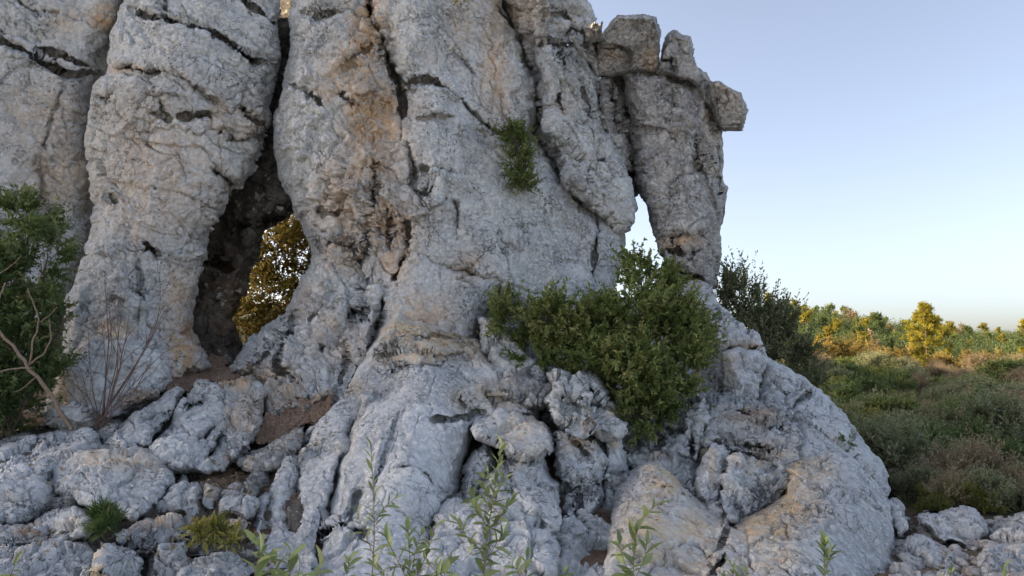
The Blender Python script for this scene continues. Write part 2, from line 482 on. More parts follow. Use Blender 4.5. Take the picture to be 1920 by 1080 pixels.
def rock(name, poly, ctrl, r=45, t=0.5, back=0.6, pw=2.2, cracks=(), bumps=(), stains=(), stain0=0.0,
         blk=0.5, blobs=(), blk_scale=2.2, blk_ani=(1, 1, 1), blk_rot=0.0, flute=0.0, rough=1.0, mat=None,
         label=None, cat=None, group=None, parent=None, step=1.8, edge=5.0, kind=None, grow=2.0, fac=0.0):
    SEED[0] += 7
    if t < 0.4: t *= 1.3
    sd_ = SEED[0]
    pa = np.array(poly, float)
    pad = 10 + grow
    x0, y0 = pa.min(0) - pad; x1, y1 = pa.max(0) + pad
    gx = np.arange(x0, x1 + step, step); gy = np.arange(y0, y1 + step, step)
    PX, PY = np.meshgrid(gx, gy)
    sh = PX.shape
    q = np.stack([PX.ravel() / 28, PY.ravel() / 28, np.full(PX.size, sd_ * 1.7)], 1)
    w1 = fbm(q, sd_, 3, 0.55).reshape(sh) * edge
    w2 = fbm(q + 55.5, sd_ + 3, 3, 0.55).reshape(sh) * edge
    D = poly_sdf((PX + w1).astype(np.float32), (PY + w2).astype(np.float32), poly) + grow
    inside = D > 0
    if not inside.any(): raise ValueError(name)
    cell = inside[:-1, :-1] | inside[1:, :-1] | inside[:-1, 1:] | inside[1:, 1:]
    use = np.zeros(sh, bool)
    use[:-1, :-1] |= cell; use[1:, :-1] |= cell; use[:-1, 1:] |= cell; use[1:, 1:] |= cell
    gyd, gxd = np.gradient(D, step)
    gl = np.maximum(np.hypot(gxd, gyd), 0.3)
    out = use & ~inside
    mv = np.where(out, np.clip(-D, 0, step * 1.5) / gl, 0)
    VX = PX + gxd / gl * mv; VY = PY + gyd / gl * mv
    Dc = np.maximum(D, 0)
    prof = (1 - np.minimum(Dc / r, 1)) ** pw
    fld = depth_field(ctrl)
    base = fld(VX, VY)
    Y = base + t * prof
    for (bx, by, rx, ry, a) in bumps:
        Y = Y - a * np.exp(-((VX - bx) / rx) ** 2 - ((VY - by) / ry) ** 2)
    # traced cracks and steps: (points, width px, depth m, step m, step falloff px)
    jx = fbm(np.stack([PX.ravel() / 14, PY.ravel() / 14, np.full(PX.size, 3.3)], 1), sd_ + 11, 3).reshape(sh) * 3.0
    jy = fbm(np.stack([PX.ravel() / 14, PY.ravel() / 14, np.full(PX.size, 8.3)], 1), sd_ + 15, 3).reshape(sh) * 3.0
    jw = vnoise(np.stack([PX.ravel() / 30, PY.ravel() / 30, np.full(PX.size, 1.3)], 1), sd_ + 19).reshape(sh)
    carve = np.zeros(sh)
    for ck in cracks:
        pts, wd, dep = ck[0], ck[1] * 1.15, ck[2] * 1.7
        stp, fall = (ck[3], ck[4]) if len(ck) > 4 else (0.0, 40.0)
        xs = [p[0] for p in pts]; ys = [p[1] for p in pts]
        m = max(fall * 2.5 if stp else 0, wd * 4 + 8)
        i0 = max(0, int((min(ys) - m - y0) / step)); i1 = min(sh[0], int((max(ys) + m - y0) / step) + 1)
        k0 = max(0, int((min(xs) - m - x0) / step)); k1 = min(sh[1], int((max(xs) + m - x0) / step) + 1)
        if i1 <= i0 or k1 <= k0: continue
        sl = (slice(i0, i1), slice(k0, k1))
        d, sg, fr = line_dist(VX[sl] + jx[sl], VY[sl] + jy[sl], pts)
        taper = np.clip(np.minimum(fr, 1 - fr) * 6 + 0.25, 0, 1)
        ww = wd * (0.75 + 0.5 * jw[sl]) * (0.5 + 0.5 * taper)
        carve[sl] = np.maximum(carve[sl], dep * np.exp(-(d / ww) ** 2) * taper)
        if stp:
            tp2 = np.clip(np.minimum(fr, 1 - fr) * 4, 0, 1)
            Y[sl] -= stp * sstep(-1.5, 1.5, sg * d) * np.exp(-d / fall) * tp2
    Y = Y + carve
    pos = P(VX, VY, Y)
    du = np.gradient(pos, axis=1); dv = np.gradient(pos, axis=0)
    nrm = np.cross(du, dv)
    nrm /= np.maximum(np.linalg.norm(nrm, axis=-1, keepdims=True), 1e-9)
    if nrm[inside][:, 1].mean() > 0: nrm = -nrm
    um = use.ravel()
    p = pos.reshape(-1, 3)[um]; n_ = nrm.reshape(-1, 3)[um]
    ux, uy = VX.ravel()[um], VY.ravel()[um]
    # block mask
    bm = np.full(len(p), blk, np.float32)
    for (bx, by, rx, ry, a) in blobs:
        bm = bm + a * np.exp(-((ux - bx) / rx) ** 2 - ((uy - by) / ry) ** 2)
    bm = np.clip(bm, 0, 1.4)
    cr, sr = math.cos(blk_rot), math.sin(blk_rot)
    qx = (p[:, 0] * cr + p[:, 2] * sr) * blk_ani[0]
    qz = (-p[:, 0] * sr + p[:, 2] * cr) * blk_ani[2]
    qq = np.stack([qx, p[:, 1] * blk_ani[1], qz], 1)
    warp = np.stack([fbm(p * 2.5 + 3, sd_ + 21, 3), fbm(p * 2.5 + 9, sd_ + 25, 3), fbm(p * 2.5 + 15, sd_ + 29, 3)], 1) * 0.10
    disp = 0.050 * fbm(p * 1.3, 5, 2) + 0.012 * rough * fbm(p * 4.0, 9, 4, 0.6) + 0.008 * rough * fbm(p * 13.0, 13, 4, 0.65)
    bm2 = np.minimum(bm, 1.2) ** 1.9
    for (sc, amp, gd, gw) in ((blk_scale, 0.17, 0.075, 0.055), (blk_scale * 2.7, 0.080, 0.040, 0.075), (blk_scale * 6.5, 0.026, 0.014, 0.11)):
        f1, f2, ih, vec = worley(qq * sc + warp * sc ** 0.5 * 1.2 + sd_ * 0.37, sd_ + int(sc * 10))
        o = rnd(ih) - 0.5
        tl = np.stack([rnd(ih * np.uint32(7919)), rnd(ih * np.uint32(104729)), rnd(ih * np.uint32(1299709))], 1) - 0.5
        tilt = (tl * vec).sum(1) * 2.0
        gv = 1 - sstep(0, gw, f2 - f1)
        gate = sstep(-0.25, 0.25, vnoise(p * sc * 0.6 + 31, sd_ + 41))
        disp = disp + (bm + fac if sc == blk_scale else bm2) * amp * (o * 0.5 + tilt * 0.85) - (bm if sc == blk_scale else bm2) * gd * gv * gate
    # long fine joints and bedding cracks, one side standing proud of the other
    for ci, (sx, sy, sz, w, dep, stp) in enumerate(((0.55, 0.55, 1.7, 0.016, 0.050, 0.030), (1.5, 1.0, 0.45, 0.016, 0.050, 0.026), (1.3, 1.3, 3.6, 0.022, 0.030, 0.018), (3.4, 2.2, 1.1, 0.024, 0.026, 0.014), (4.5, 4.5, 7.0, 0.04, 0.014, 0.010))):
        rq = np.stack([qx * sx + qz * 0.35 * sz * (1 if ci % 2 == 0 else 0), p[:, 1] * sy, qz * sz + (qx * 0.3 * sx if ci % 2 else 0)], 1) + warp * (0.9 + 0.5 * ci)
        nv = fbm(rq * 1.25 + 11.7 * ci, sd_ + 131 + ci * 7, 3, 0.42)
        gt = sstep(-0.30, 0.25, vnoise(p * (0.9 + 0.5 * ci) + 57 + ci * 9, sd_ + 171 + ci))
        cw = (0.55 + 0.75 * np.clip(bm, 0, 1)) * min(1.0, rough ** 1.5)
        disp = disp + cw * gt * (0.8 * stp * np.tanh(nv * 40) - 1.7 * dep * np.exp(-(nv / w) ** 2))
    # solution pits
    f1, f2, ih, vec = worley(p * 12.0 + warp * 2, sd_ + 77)
    pm = sstep(0.25, 0.6, fbm(p * 1.7 + 40, sd_ + 81, 3))
    disp = disp - 0.022 * rough * pm * (1 - sstep(0.1, 0.32, f1)) * (rnd(ih) > 0.6)
    flute *= 0.5
    if flute:
        fl = np.abs(fbm(np.stack([qx * 3.2, p[:, 1] * 1.2, qz * 0.55], 1), sd_ + 61, 3, 0.5))
        disp = disp - flute * (1 - sstep(0.0, 0.30, fl))
    disp = disp * (0.35 + 0.65 * sstep(0, 14, Dc.ravel()[um]))
    p = p + n_ * disp[:, None]
    # stain attribute
    st = np.full(len(p), stain0, np.float32)
    for (bx, by, rx, ry, a) in stains:
        st = np.maximum(st, a * np.exp(-(((ux - bx) / rx) ** 2 + ((uy - by) / ry) ** 2) ** 1.3))
    remap = -np.ones(PX.size, np.int64); remap[np.nonzero(um)[0]] = np.arange(um.sum())
    idx = np.arange(PX.size).reshape(sh)
    quads = np.stack([idx[:-1, :-1], idx[1:, :-1], idx[1:, 1:], idx[:-1, 1:]], -1)[cell]
    quads = remap[quads]
    verts = [p]; faces = [quads]; stain = [st]
    # the far side of the stone: a coarser shell of real thickness
    cs = 5
    cD = D[::cs, ::cs]
    push = np.clip(2.5 - cD, 0, step * cs) / gl[::cs, ::cs]
    cX, cY = PX[::cs, ::cs] + gxd[::cs, ::cs] / gl[::cs, ::cs] * push, PY[::cs, ::cs] + gyd[::cs, ::cs] / gl[::cs, ::cs] * push
    cu = cD > -step * cs * 0.9
    cell2 = cu[:-1, :-1] & cu[1:, :-1] & cu[:-1, 1:] & cu[1:, 1:]
    if cell2.any():
        u2 = np.zeros(cu.shape, bool)
        u2[:-1, :-1] |= cell2; u2[1:, :-1] |= cell2; u2[:-1, 1:] |= cell2; u2[1:, 1:] |= cell2
        c_in = np.maximum(cD, 0)
        Yb = fld(cX, cY) + t * 1.03 + 0.01 + back * (1 - (1 - np.minimum(c_in / (r * 1.2), 1)) ** 2)
        pb = P(cX, cY, Yb)[u2]
        pb = pb + 0.10 * np.minimum(1, c_in[u2] / 20)[:, None] * np.stack([vnoise(pb * 2.2, 71), vnoise(pb * 2.2, 72), vnoise(pb * 2.2, 73)], 1)
        rm = -np.ones(cu.size, np.int64); rm[np.nonzero(u2.ravel())[0]] = np.arange(u2.sum()) + len(p)
        id2 = np.arange(cu.size).reshape(cu.shape)
        q2 = np.stack([id2[:-1, :-1], id2[:-1, 1:], id2[1:, 1:], id2[1:, :-1]], -1)[cell2]
        verts.append(pb); faces.append(rm[q2]); stain.append(np.zeros(len(pb)))
    v = np.concatenate(verts)
    lo, hi = v.min(0), v.max(0)
    org = np.array([(lo[0] + hi[0]) / 2, (lo[1] + hi[1]) / 2, lo[2]])
    po = np.array(parent.location) if parent else np.zeros(3)
    me = mesh_np(name, v - org, faces, {"stain": np.concatenate(stain)}, [mat or ROCK_A])
    o = link(name, me, parent, (org - po).tolist())
    return tag(o, label, cat, group, kind)

# ------------------------------------------------------------------ the outcrop
rock("cliff_rock", [(-420, -60), (225, -60), (238, 0), (222, 45), (203, 110), (198, 140), (178, 165), (175, 260), (180, 330), (186, 380), (180, 450), (160, 520), (120, 640), (90, 840), (-420, 840)],
     [(-350, 0, 9.9), (-350, 700, 9.5), (0, 0, 9.6), (200, 0, 9.9), (0, 300, 9.5), (170, 300, 10.0), (0, 700, 9.3), (150, 520, 10.0)],
     r=60, t=0.5, back=2.5, blk=0.45, blk_scale=1.1, rough=0.7, step=2.6,
     cracks=[([(-60, 55), (0, 77), (60, 102), (100, 125), (125, 140), (192, 136)], 5, 0.22, 0.10, 60),
             ([(60, 92), (120, 105), (175, 130)], 4, 0.14), ([(125, 140), (75, 300), (80, 420)], 5, 0.05),
             ([(30, 0), (60, 20), (110, 22)], 4, 0.08, 0.05, 40)],
     stains=[(200, 35, 40, 30, 0.8), (130, 40, 40, 30, 0.4), (80, 230, 80, 90, 0.35), (110, 330, 70, 60, 0.5)], mat=ROCK_A,
     label="grey cliff face at the far left behind the tall dark green bush", cat="rock")

rock("rock_pillar", [(232, -60), (525, -60), (523, 20), (524, 100), (512, 170), (505, 215), (498, 255), (486, 290), (472, 325), (455, 352), (432, 350), (424, 392), (400, 420), (386, 442), (379, 480), (366, 520), (362, 560), (361, 620), (375, 655), (392, 690), (335, 722), (260, 775), (80, 790), (100, 700), (118, 640), (116, 575), (150, 500), (172, 420), (175, 370), (165, 330), (170, 255), (176, 165), (198, 130), (206, 70), (237, 10)],
     [(240, -20, 9.6), (510, -20, 9.7), (330, 100, 9.0), (340, 220, 8.85), (490, 230, 9.4), (190, 250, 9.2), (300, 400, 8.75), (420, 400, 9.2), (190, 420, 9.0), (250, 560, 8.5), (350, 600, 8.9), (130, 640, 8.5), (180, 760, 8.0), (320, 700, 8.4)],
     r=42, t=0.45, back=1.1, blk=0.42, blk_scale=1.5, blk_ani=(1, 1, 1.2), blk_rot=-0.25, rough=1.15,
     cracks=[([(235, 12), (270, 27), (305, 32), (340, 47), (400, 65), (430, 77), (455, 102), (475, 117), (497, 112)], 4.5, 0.22, 0.07, 45),
             ([(305, -10), (304, 32)], 3, 0.12), ([(450, -5), (480, 15), (505, 40), (520, 46)], 4, 0.2, 0.05, 30),
             ([(198, 114), (215, 124), (240, 123), (280, 135), (310, 131), (342, 145), (370, 168), (400, 187), (414, 194)], 4, 0.13, -0.10, 40),
             ([(300, 170), (302, 200), (315, 230)], 3, 0.09), ([(285, 210), (310, 222)], 3, 0.06),
             ([(335, 215), (360, 220), (390, 217), (405, 240), (417, 252)], 4, 0.14, -0.08, 30),
             ([(450, 198), (465, 226), (497, 233)], 4, 0.16, 0.06, 25), ([(425, 262), (458, 262), (494, 256)], 4.5, 0.16, -0.10, 26),
             ([(396, 318), (425, 330), (440, 345)], 6, 0.22, -0.14, 30), ([(200, 365), (225, 382)], 4, 0.10, -0.05, 20),
             ([(268, 455), (285, 472), (302, 488)], 5, 0.15, -0.08, 25), ([(290, 350), (310, 340), (330, 325)], 4, 0.08),
             ([(180, 180), (200, 190), (215, 175)], 4, 0.1), ([(255, 480), (262, 560), (256, 600)], 4, 0.06, 0.04, 40)],
     blobs=[(190, 340, 30, 60, 0.4), (460, 240, 50, 70, 0.5), (400, 420, 50, 80, 0.4)],
     stains=[(345, 650, 30, 60, 0.95), (330, 560, 30, 80, 0.5), (240, 130, 40, 12, 0.6), (410, 215, 30, 40, 0.5), (300, 320, 120, 160, 0.38), (215, 620, 40, 18, 0.7), (460, 230, 40, 40, 0.4)],
     label="thick pale pillar left of the cave opening, like a huge leg", cat="rock")

rock("boulder", [(95, 800), (110, 690), (150, 650), (205, 612), (232, 612), (255, 632), (285, 640), (308, 672), (326, 712), (300, 745), (270, 775), (200, 800)],
     [(120, 790, 7.7), (150, 660, 8.1), (230, 625, 8.15), (310, 700, 8.05), (230, 760, 7.75)], r=24, t=0.28, back=0.5, blk=0.5, blk_scale=1.6,
     cracks=[([(270, 735), (300, 738), (330, 740)], 4, 0.12)], stains=[(235, 618, 45, 16, 0.9), (110, 730, 40, 40, 0.6)],
     label="broken pale boulder with an ochre ledge at the foot of the left pillar", cat="rock", mat=ROCK_B)

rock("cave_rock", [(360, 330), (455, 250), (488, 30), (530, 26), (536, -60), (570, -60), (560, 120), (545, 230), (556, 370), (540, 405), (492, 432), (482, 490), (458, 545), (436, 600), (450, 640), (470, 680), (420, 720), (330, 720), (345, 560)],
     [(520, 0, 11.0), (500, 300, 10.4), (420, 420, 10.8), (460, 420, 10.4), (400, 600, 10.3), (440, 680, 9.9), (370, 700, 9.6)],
     r=40, t=0.7, back=1.8, blk=0.8, blk_scale=1.6, mat=ROCK_D, step=2.8,  # cave shade painted into the stone colour
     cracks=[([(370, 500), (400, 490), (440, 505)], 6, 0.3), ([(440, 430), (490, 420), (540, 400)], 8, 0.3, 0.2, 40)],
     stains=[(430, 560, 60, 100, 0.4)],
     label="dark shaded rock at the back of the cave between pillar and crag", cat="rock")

rock("crag", [(560, -60), (542, 40), (546, 85), (532, 150), (515, 220), (514, 285), (525, 335), (546, 375), (562, 420), (580, 465), (585, 492), (560, 535), (520, 600), (470, 632), (425, 698), (470, 715), (560, 775), (650, 800), (800, 740), (935, 700), (905, 640), (912, 600), (935, 575), (1010, 610), (1130, 610), (1150, 545), (1172, 482), (1170, 440), (1150, 420), (1108, 392), (1052, 340), (1018, 292), (1000, 250), (1006, 200), (1000, 120), (975, 62), (940, 20), (930, -60)],
     [(600, 0, 9.35), (700, 0, 9.3), (560, 250, 9.0), (660, 250, 8.75), (560, 400, 8.95), (680, 400, 8.65), (600, 520, 8.65), (700, 520, 8.5), (480, 640, 8.5), (600, 660, 8.0), (450, 700, 8.2), (560, 760, 7.6), (700, 650, 7.9),
      (740, 0, 9.15), (900, 0, 9.4), (980, 150, 9.3), (820, 120, 9.0), (1000, 320, 9.1), (800, 400, 8.5), (950, 450, 8.65), (1120, 490, 8.95), (900, 580, 8.35), (850, 650, 8.1), (800, 240, 8.7)],
     r=48, t=0.6, back=7.0, blk=0.25, blk_scale=1.9, blk_ani=(1.1, 1, 0.9), blk_rot=0.12, rough=1.0, edge=4,  # unseen back made deep to shade the scrub beyond
     blobs=[(600, 300, 80, 200, 0.55), (690, 380, 80, 120, 0.75), (800, 360, 50, 40, 0.4), (570, 640, 130, 110, 0.65), (740, 440, 60, 60, 0.5), (690, 130, 40, 140, 0.5), (1000, 480, 160, 120, -0.25), (870, 120, 90, 120, -0.12), (820, 560, 90, 60, -0.2)],
     bumps=[(668, 168, 22, 22, 0.14), (600, 120, 60, 90, 0.15), (585, 260, 45, 90, 0.12), (840, 250, 60, 60, 0.12), (720, 200, 26, 90, -0.22), (900, 235, 18, 40, -0.05)],
     cracks=[([(690, -20), (693, 30), (715, 65), (725, 100), (735, 135), (748, 152), (753, 180), (756, 215), (752, 258)], 7, 0.45, 0.12, 50),
             ([(690, -20), (693, 30), (715, 65), (725, 100), (735, 135), (748, 152), (753, 180), (756, 215), (752, 258)], 22, 0.12),
             ([(748, 155), (775, 153), (800, 149), (832, 165), (860, 186), (882, 210), (910, 236), (940, 256)], 4.5, 0.24, 0.13, 55),
             ([(830, 172), (870, 215), (905, 255), (930, 285)], 14, 0.07),
             ([(752, 258), (767, 268), (771, 292), (778, 320), (777, 348)], 4, 0.22, -0.08, 40),
             ([(775, 220), (805, 222), (825, 217), (852, 223)], 3.5, 0.12, 0.05, 30),
             ([(778, 318), (820, 315), (850, 325), (882, 331)], 4, 0.15, 0.06, 30), ([(825, 322), (815, 350), (800, 372)], 3.5, 0.13),
             ([(775, 355), (800, 368), (850, 378), (860, 395)], 4, 0.12, 0.05, 30), ([(860, 380), (862, 420), (855, 450)], 4, 0.08, -0.05, 30),
             ([(832, 498), (860, 508), (897, 513)], 4.5, 0.18, 0.07, 25), ([(755, 470), (800, 482), (832, 500)], 3.5, 0.14),
             ([(757, 478), (750, 507), (741, 528)], 5, 0.22, 0.06, 30), ([(765, 400), (768, 440), (766, 475)], 4, 0.16), ([(728, 400), (725, 440), (735, 470)], 4, 0.16),
             ([(535, 160), (565, 165), (595, 187), (601, 202)], 4, 0.16, 0.05, 30), ([(640, 172), (648, 186), (665, 194)], 4, 0.14),
             ([(700, 292), (700, 350), (695, 400), (690, 430)], 4.5, 0.18), ([(645, 300), (640, 330), (660, 345)], 4, 0.1), ([(590, 395), (620, 402), (640, 395)], 5, 0.14, -0.06, 20),
             ([(585, 455), (620, 462), (660, 465), (690, 460)], 5, 0.16, 0.08, 30), ([(690, 430), (685, 470), (672, 490)], 5, 0.2, 0.08, 30),
             ([(722, 540), (712, 585), (702, 630), (688, 685), (662, 720)], 8, 0.34, 0.12, 50), ([(692, 540), (684, 570), (678, 600)], 4, 0.15),
             ([(545, 580), (547, 615), (525, 655), (518, 692), (560, 730)], 5, 0.2, 0.05, 30), ([(600, 620), (604, 660), (598, 700)], 4, 0.14), ([(645, 640), (648, 690), (640, 715)], 4, 0.14),
             ([(580, 600), (615, 580), (660, 590), (690, 580)], 5, 0.14, 0.06, 30), ([(470, 690), (500, 660), (545, 620)], 4, 0.12), ([(500, 730), (520, 715), (560, 730), (600, 715)], 5, 0.18, 0.08, 25),
             ([(905, 640), (930, 560), (940, 540), (960, 545)], 5, 0.15), ([(1118, 405), (1120, 440), (1112, 500), (1115, 540)], 3.5, 0.16, 0.05, 40),
             ([(835, 80), (865, 115), (895, 145)], 3, 0.05), ([(905, -10), (945, 30), (975, 65), (985, 110), (1000, 140)], 6, 0.2, 0.14, 60),
             ([(560, 20), (590, 30), (640, 20)], 5, 0.14, 0.08, 30), ([(700, 80), (660, 110), (640, 140)], 5, 0.1)],
     stains=[(688, 60, 40, 70, 0.95), (660, 130, 60, 60, 0.7), (700, 220, 60, 80, 0.95), (690, 310, 70, 60, 0.55), (640, 380, 60, 70, 0.55), (730, 430, 60, 70, 0.65), (740, 490, 40, 50, 0.6), (650, 470, 50, 40, 0.6), (620, 160, 30, 40, 0.5), (930, 120, 30, 120, 0.55), (870, 40, 30, 60, 0.35), (790, 590, 60, 40, 0.55), (500, 710, 60, 30, 0.6), (640, 640, 60, 50, 0.35), (560, 560, 50, 50, 0.25), (880, 500, 40, 30, 0.35)],
     label="huge central crag with a fractured left column and a smooth slanting slab", cat="rock")

rock("rock_slab", [(925, -60), (1015, -60), (1012, 40), (1008, 110), (1030, 170), (1035, 240), (1085, 350), (1060, 372), (1020, 320), (1000, 260), (985, 150), (965, 60)],
     [(970, 0, 9.9), (1010, 200, 9.9), (1040, 300, 9.7)], r=25, t=0.25, grow=14, back=0.8, blk=0.8, blk_scale=2.2, stains=[(960, 30, 40, 40, 0.5)], mat=ROCK_C,
     label="narrow dark rock wedged in the gap between the crag and the leaning column", cat="rock")
rock("rock_column", [(1003, 85), (1020, 78), (1050, 80), (1078, 90), (1098, 112), (1122, 145), (1130, 210), (1145, 262), (1163, 310), (1178, 365), (1189, 415), (1182, 428), (1165, 436), (1142, 425), (1108, 392), (1068, 352), (1045, 320), (1040, 285), (1022, 262), (1018, 200), (1012, 140)],
     [(1050, 100, 9.4), (1110, 180, 9.5), (1050, 250, 9.3), (1130, 350, 9.2), (1175, 420, 9.2)], r=22, t=0.35, back=0.8, blk=0.72, blk_scale=2.0, blk_ani=(1.3, 1, 0.6), blk_rot=0.45,
     cracks=[([(1050, 92), (1053, 130), (1047, 200), (1050, 260)], 4, 0.15, 0.06, 25), ([(1040, 300), (1062, 318), (1075, 318)], 6, 0.2), ([(1112, 385), (1145, 392), (1182, 368)], 4, 0.15, 0.05, 25), ([(1100, 320), (1140, 296), (1156, 282)], 4, 0.1, 0.05, 25), ([(1085, 150), (1105, 220), (1100, 280)], 4, 0.1), ([(1060, 260), (1090, 300), (1110, 345)], 4, 0.12)],
     stains=[(1055, 210, 15, 15, 0.5)], label="leaning fractured column with a pointed lower end between crag and right pillar", cat="rock")
rock("capstone", [(1008, -60), (1085, -60), (1098, 0), (1112, 40), (1117, 85), (1122, 140), (1100, 112), (1078, 88), (1050, 76), (1022, 76), (1008, 84), (1005, 40)],
     [(1050, 0, 9.5), (1100, 60, 9.65), (1020, 70, 9.4)], r=14, t=0.2, back=0.8, blk=0.7, blk_scale=2.0, grow=5,
     cracks=[([(1030, 30), (1060, 28), (1080, 45)], 4, 0.12), ([(1060, 75), (1070, 50), (1090, 60), (1110, 95)], 4, 0.14)],
     label="cracked block on top of the leaning column against the sky", cat="rock")
rock("rock_pillar", [(1122, 148), (1182, 138), (1192, 250), (1202, 310), (1198, 365), (1176, 377), (1160, 320), (1140, 255), (1124, 215)],
     [(1150, 170, 10.0), (1180, 360, 9.9), (1160, 250, 9.9)], r=18, t=0.25, back=0.7, blk=0.9, blk_scale=2.6, mat=ROCK_C,
     cracks=[([(1145, 150), (1150, 200), (1160, 260)], 4, 0.15), ([(1165, 330), (1200, 325)], 5, 0.2, -0.1, 20)],
     label="short dark rock hanging between the leaning column and the right pillar", cat="rock")
rock("rock_pillar", [(1172, 132), (1230, 125), (1268, 131), (1298, 146), (1322, 150), (1334, 175), (1342, 205), (1353, 262), (1356, 320), (1362, 355), (1358, 412), (1350, 442), (1350, 490), (1342, 535), (1320, 545), (1283, 520), (1256, 503), (1236, 470), (1216, 410), (1202, 362), (1192, 310), (1180, 240)],
     [(1200, 160, 9.7), (1310, 170, 9.75), (1200, 300, 9.7), (1270, 300, 9.35), (1345, 300, 9.7), (1280, 450, 9.3), (1340, 480, 9.6), (1300, 530, 9.4)],
     r=26, t=0.5, back=1.0, blk=0.5, blk_scale=1.7, rough=1.3, flute=0.03, mat=ROCK_C,
     cracks=[([(1182, 240), (1200, 245), (1220, 242), (1250, 240)], 3.5, 0.08, 0.04, 30), ([(1250, 443), (1275, 440), (1315, 442)], 5, 0.12, -0.08, 22), ([(1252, 470), (1285, 476), (1318, 470)], 6, 0.22, 0.12, 20), ([(1245, 500), (1280, 514), (1320, 528)], 4, 0.15, -0.06, 20),
             ([(1330, 160), (1335, 220), (1348, 280), (1350, 380)], 3, 0.08), ([(1255, 160), (1262, 220), (1250, 320)], 4, 0.06, -0.05, 30), ([(1300, 250), (1325, 330), (1340, 400)], 4, 0.07)],
     blobs=[(1285, 330, 40, 120, 0.5), (1290, 470, 40, 40, 0.6)],
     stains=[(1280, 452, 35, 12, 0.8), (1335, 230, 14, 60, 0.3)],
     label="tall dark pillar standing free at the right end of the outcrop", cat="rock")
rock("capstone", [(1120, 146), (1122, 95), (1132, 60), (1158, 31), (1200, 30), (1231, 34), (1238, 60), (1235, 136), (1182, 139)],
     [(1140, 100, 9.6), (1180, 80, 9.5), (1230, 90, 9.6)], r=8, t=0.18, grow=2.6, back=0.8, blk=0.35, blk_scale=2.2, mat=ROCK_C, edge=3,
     cracks=[([(1128, 92), (1160, 90), (1180, 96), (1178, 138)], 4, 0.1, 0.06, 30)], stains=[(1220, 110, 15, 25, 0.4), (1150, 100, 20, 20, 0.3)],
     label="square block balanced on the left top of the right pillar", cat="rock")
rock("capstone", [(1233, 138), (1240, 112), (1248, 72), (1261, 54), (1292, 70), (1300, 104), (1311, 140), (1308, 162), (1290, 152), (1262, 142)],
     [(1250, 120, 9.65), (1275, 80, 9.6), (1300, 140, 9.65)], r=8, t=0.18, grow=2.6, back=0.6, blk=0.4, blk_scale=2.4, mat=ROCK_C, edge=3,
     cracks=[([(1236, 112), (1256, 114), (1270, 138)], 4, 0.1, -0.05, 25)],
     label="pointed fin of stone on top of the right pillar beside the square block", cat="rock")
rock("capstone", [(1308, 130), (1320, 140), (1332, 160), (1336, 200), (1322, 190), (1308, 160)], [(1320, 160, 9.85)], r=8, t=0.1, grow=5, back=0.4, blk=0.4, mat=ROCK_C, edge=2,
     label="small sliver of rock between the stone fin and the jutting block", cat="rock")
rock("capstone", [(1329, 156), (1346, 152), (1386, 176), (1399, 206), (1391, 244), (1356, 248), (1341, 226), (1333, 192)],
     [(1340, 200, 9.75), (1375, 200, 9.6), (1390, 240, 9.7)], r=8, t=0.14, grow=3, back=0.6, blk=0.4, blk_scale=2.2, mat=ROCK_C, edge=2.5, stains=[(1370, 170, 20, 14, 0.3)],
     label="jutting block sticking out to the right from the right pillar", cat="rock")
rock("rock", [(1255, 508), (1300, 518), (1336, 535), (1340, 590), (1350, 640), (1270, 640), (1250, 560)],
     [(1280, 540, 9.3), (1330, 560, 9.3), (1300, 620, 8.9)], r=22, t=0.25, back=0.7, blk=0.7, mat=ROCK_B, stains=[(1290, 520, 30, 10, 0.6)],
     label="pale foot of rock under the right pillar behind the big bush", cat="rock")

rock("bedrock", [(870, 560), (1000, 590), (1140, 560), (1240, 560), (1350, 600), (1420, 740), (1340, 830), (1200, 880), (1120, 860), (1000, 800), (900, 740)],
     [(900, 600, 8.9), (1100, 600, 9.1), (1300, 640, 9.0), (1000, 720, 7.9), (1200, 760, 7.9), (1350, 800, 7.6), (1150, 860, 7.2)], r=30, t=0.3, back=1.2, blk=0.9, blk_scale=1.8, step=2.6, mat=ROCK_A,
     label="shaded bedrock mostly hidden behind the big bush", cat="rock")
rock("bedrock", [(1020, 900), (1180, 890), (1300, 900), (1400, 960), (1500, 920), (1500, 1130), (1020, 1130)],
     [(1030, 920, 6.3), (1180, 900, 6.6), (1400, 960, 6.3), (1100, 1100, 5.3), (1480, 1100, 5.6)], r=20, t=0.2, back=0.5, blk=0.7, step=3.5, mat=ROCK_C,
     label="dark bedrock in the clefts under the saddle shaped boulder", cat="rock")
rock("cliff_rock", [(-3300, -360), (-430, -360), (-330, -60), (-330, 900), (-3300, 900)], [(-3300, 0, 10.0), (-330, 0, 9.9), (-3300, 900, 9.4), (-330, 900, 9.6)], r=60, t=0.4, back=2.0, blk=0.5, blk_scale=1.0, step=12,  # unseen wall added to keep the sun off the foreground
     label="grey cliff added out of sight on the left to block the sun", cat="rock")
rock("rock", [(1098, 50), (1130, 46), (1136, 110), (1100, 120)], [(1100, 80, 11.2), (1132, 80, 10.2)], r=6, t=0.1, back=0.5, blk=0.3, mat=ROCK_B, stain0=0.4,
     label="tiny sunlit orange rock seen in the slot left of the square capstone", cat="rock")

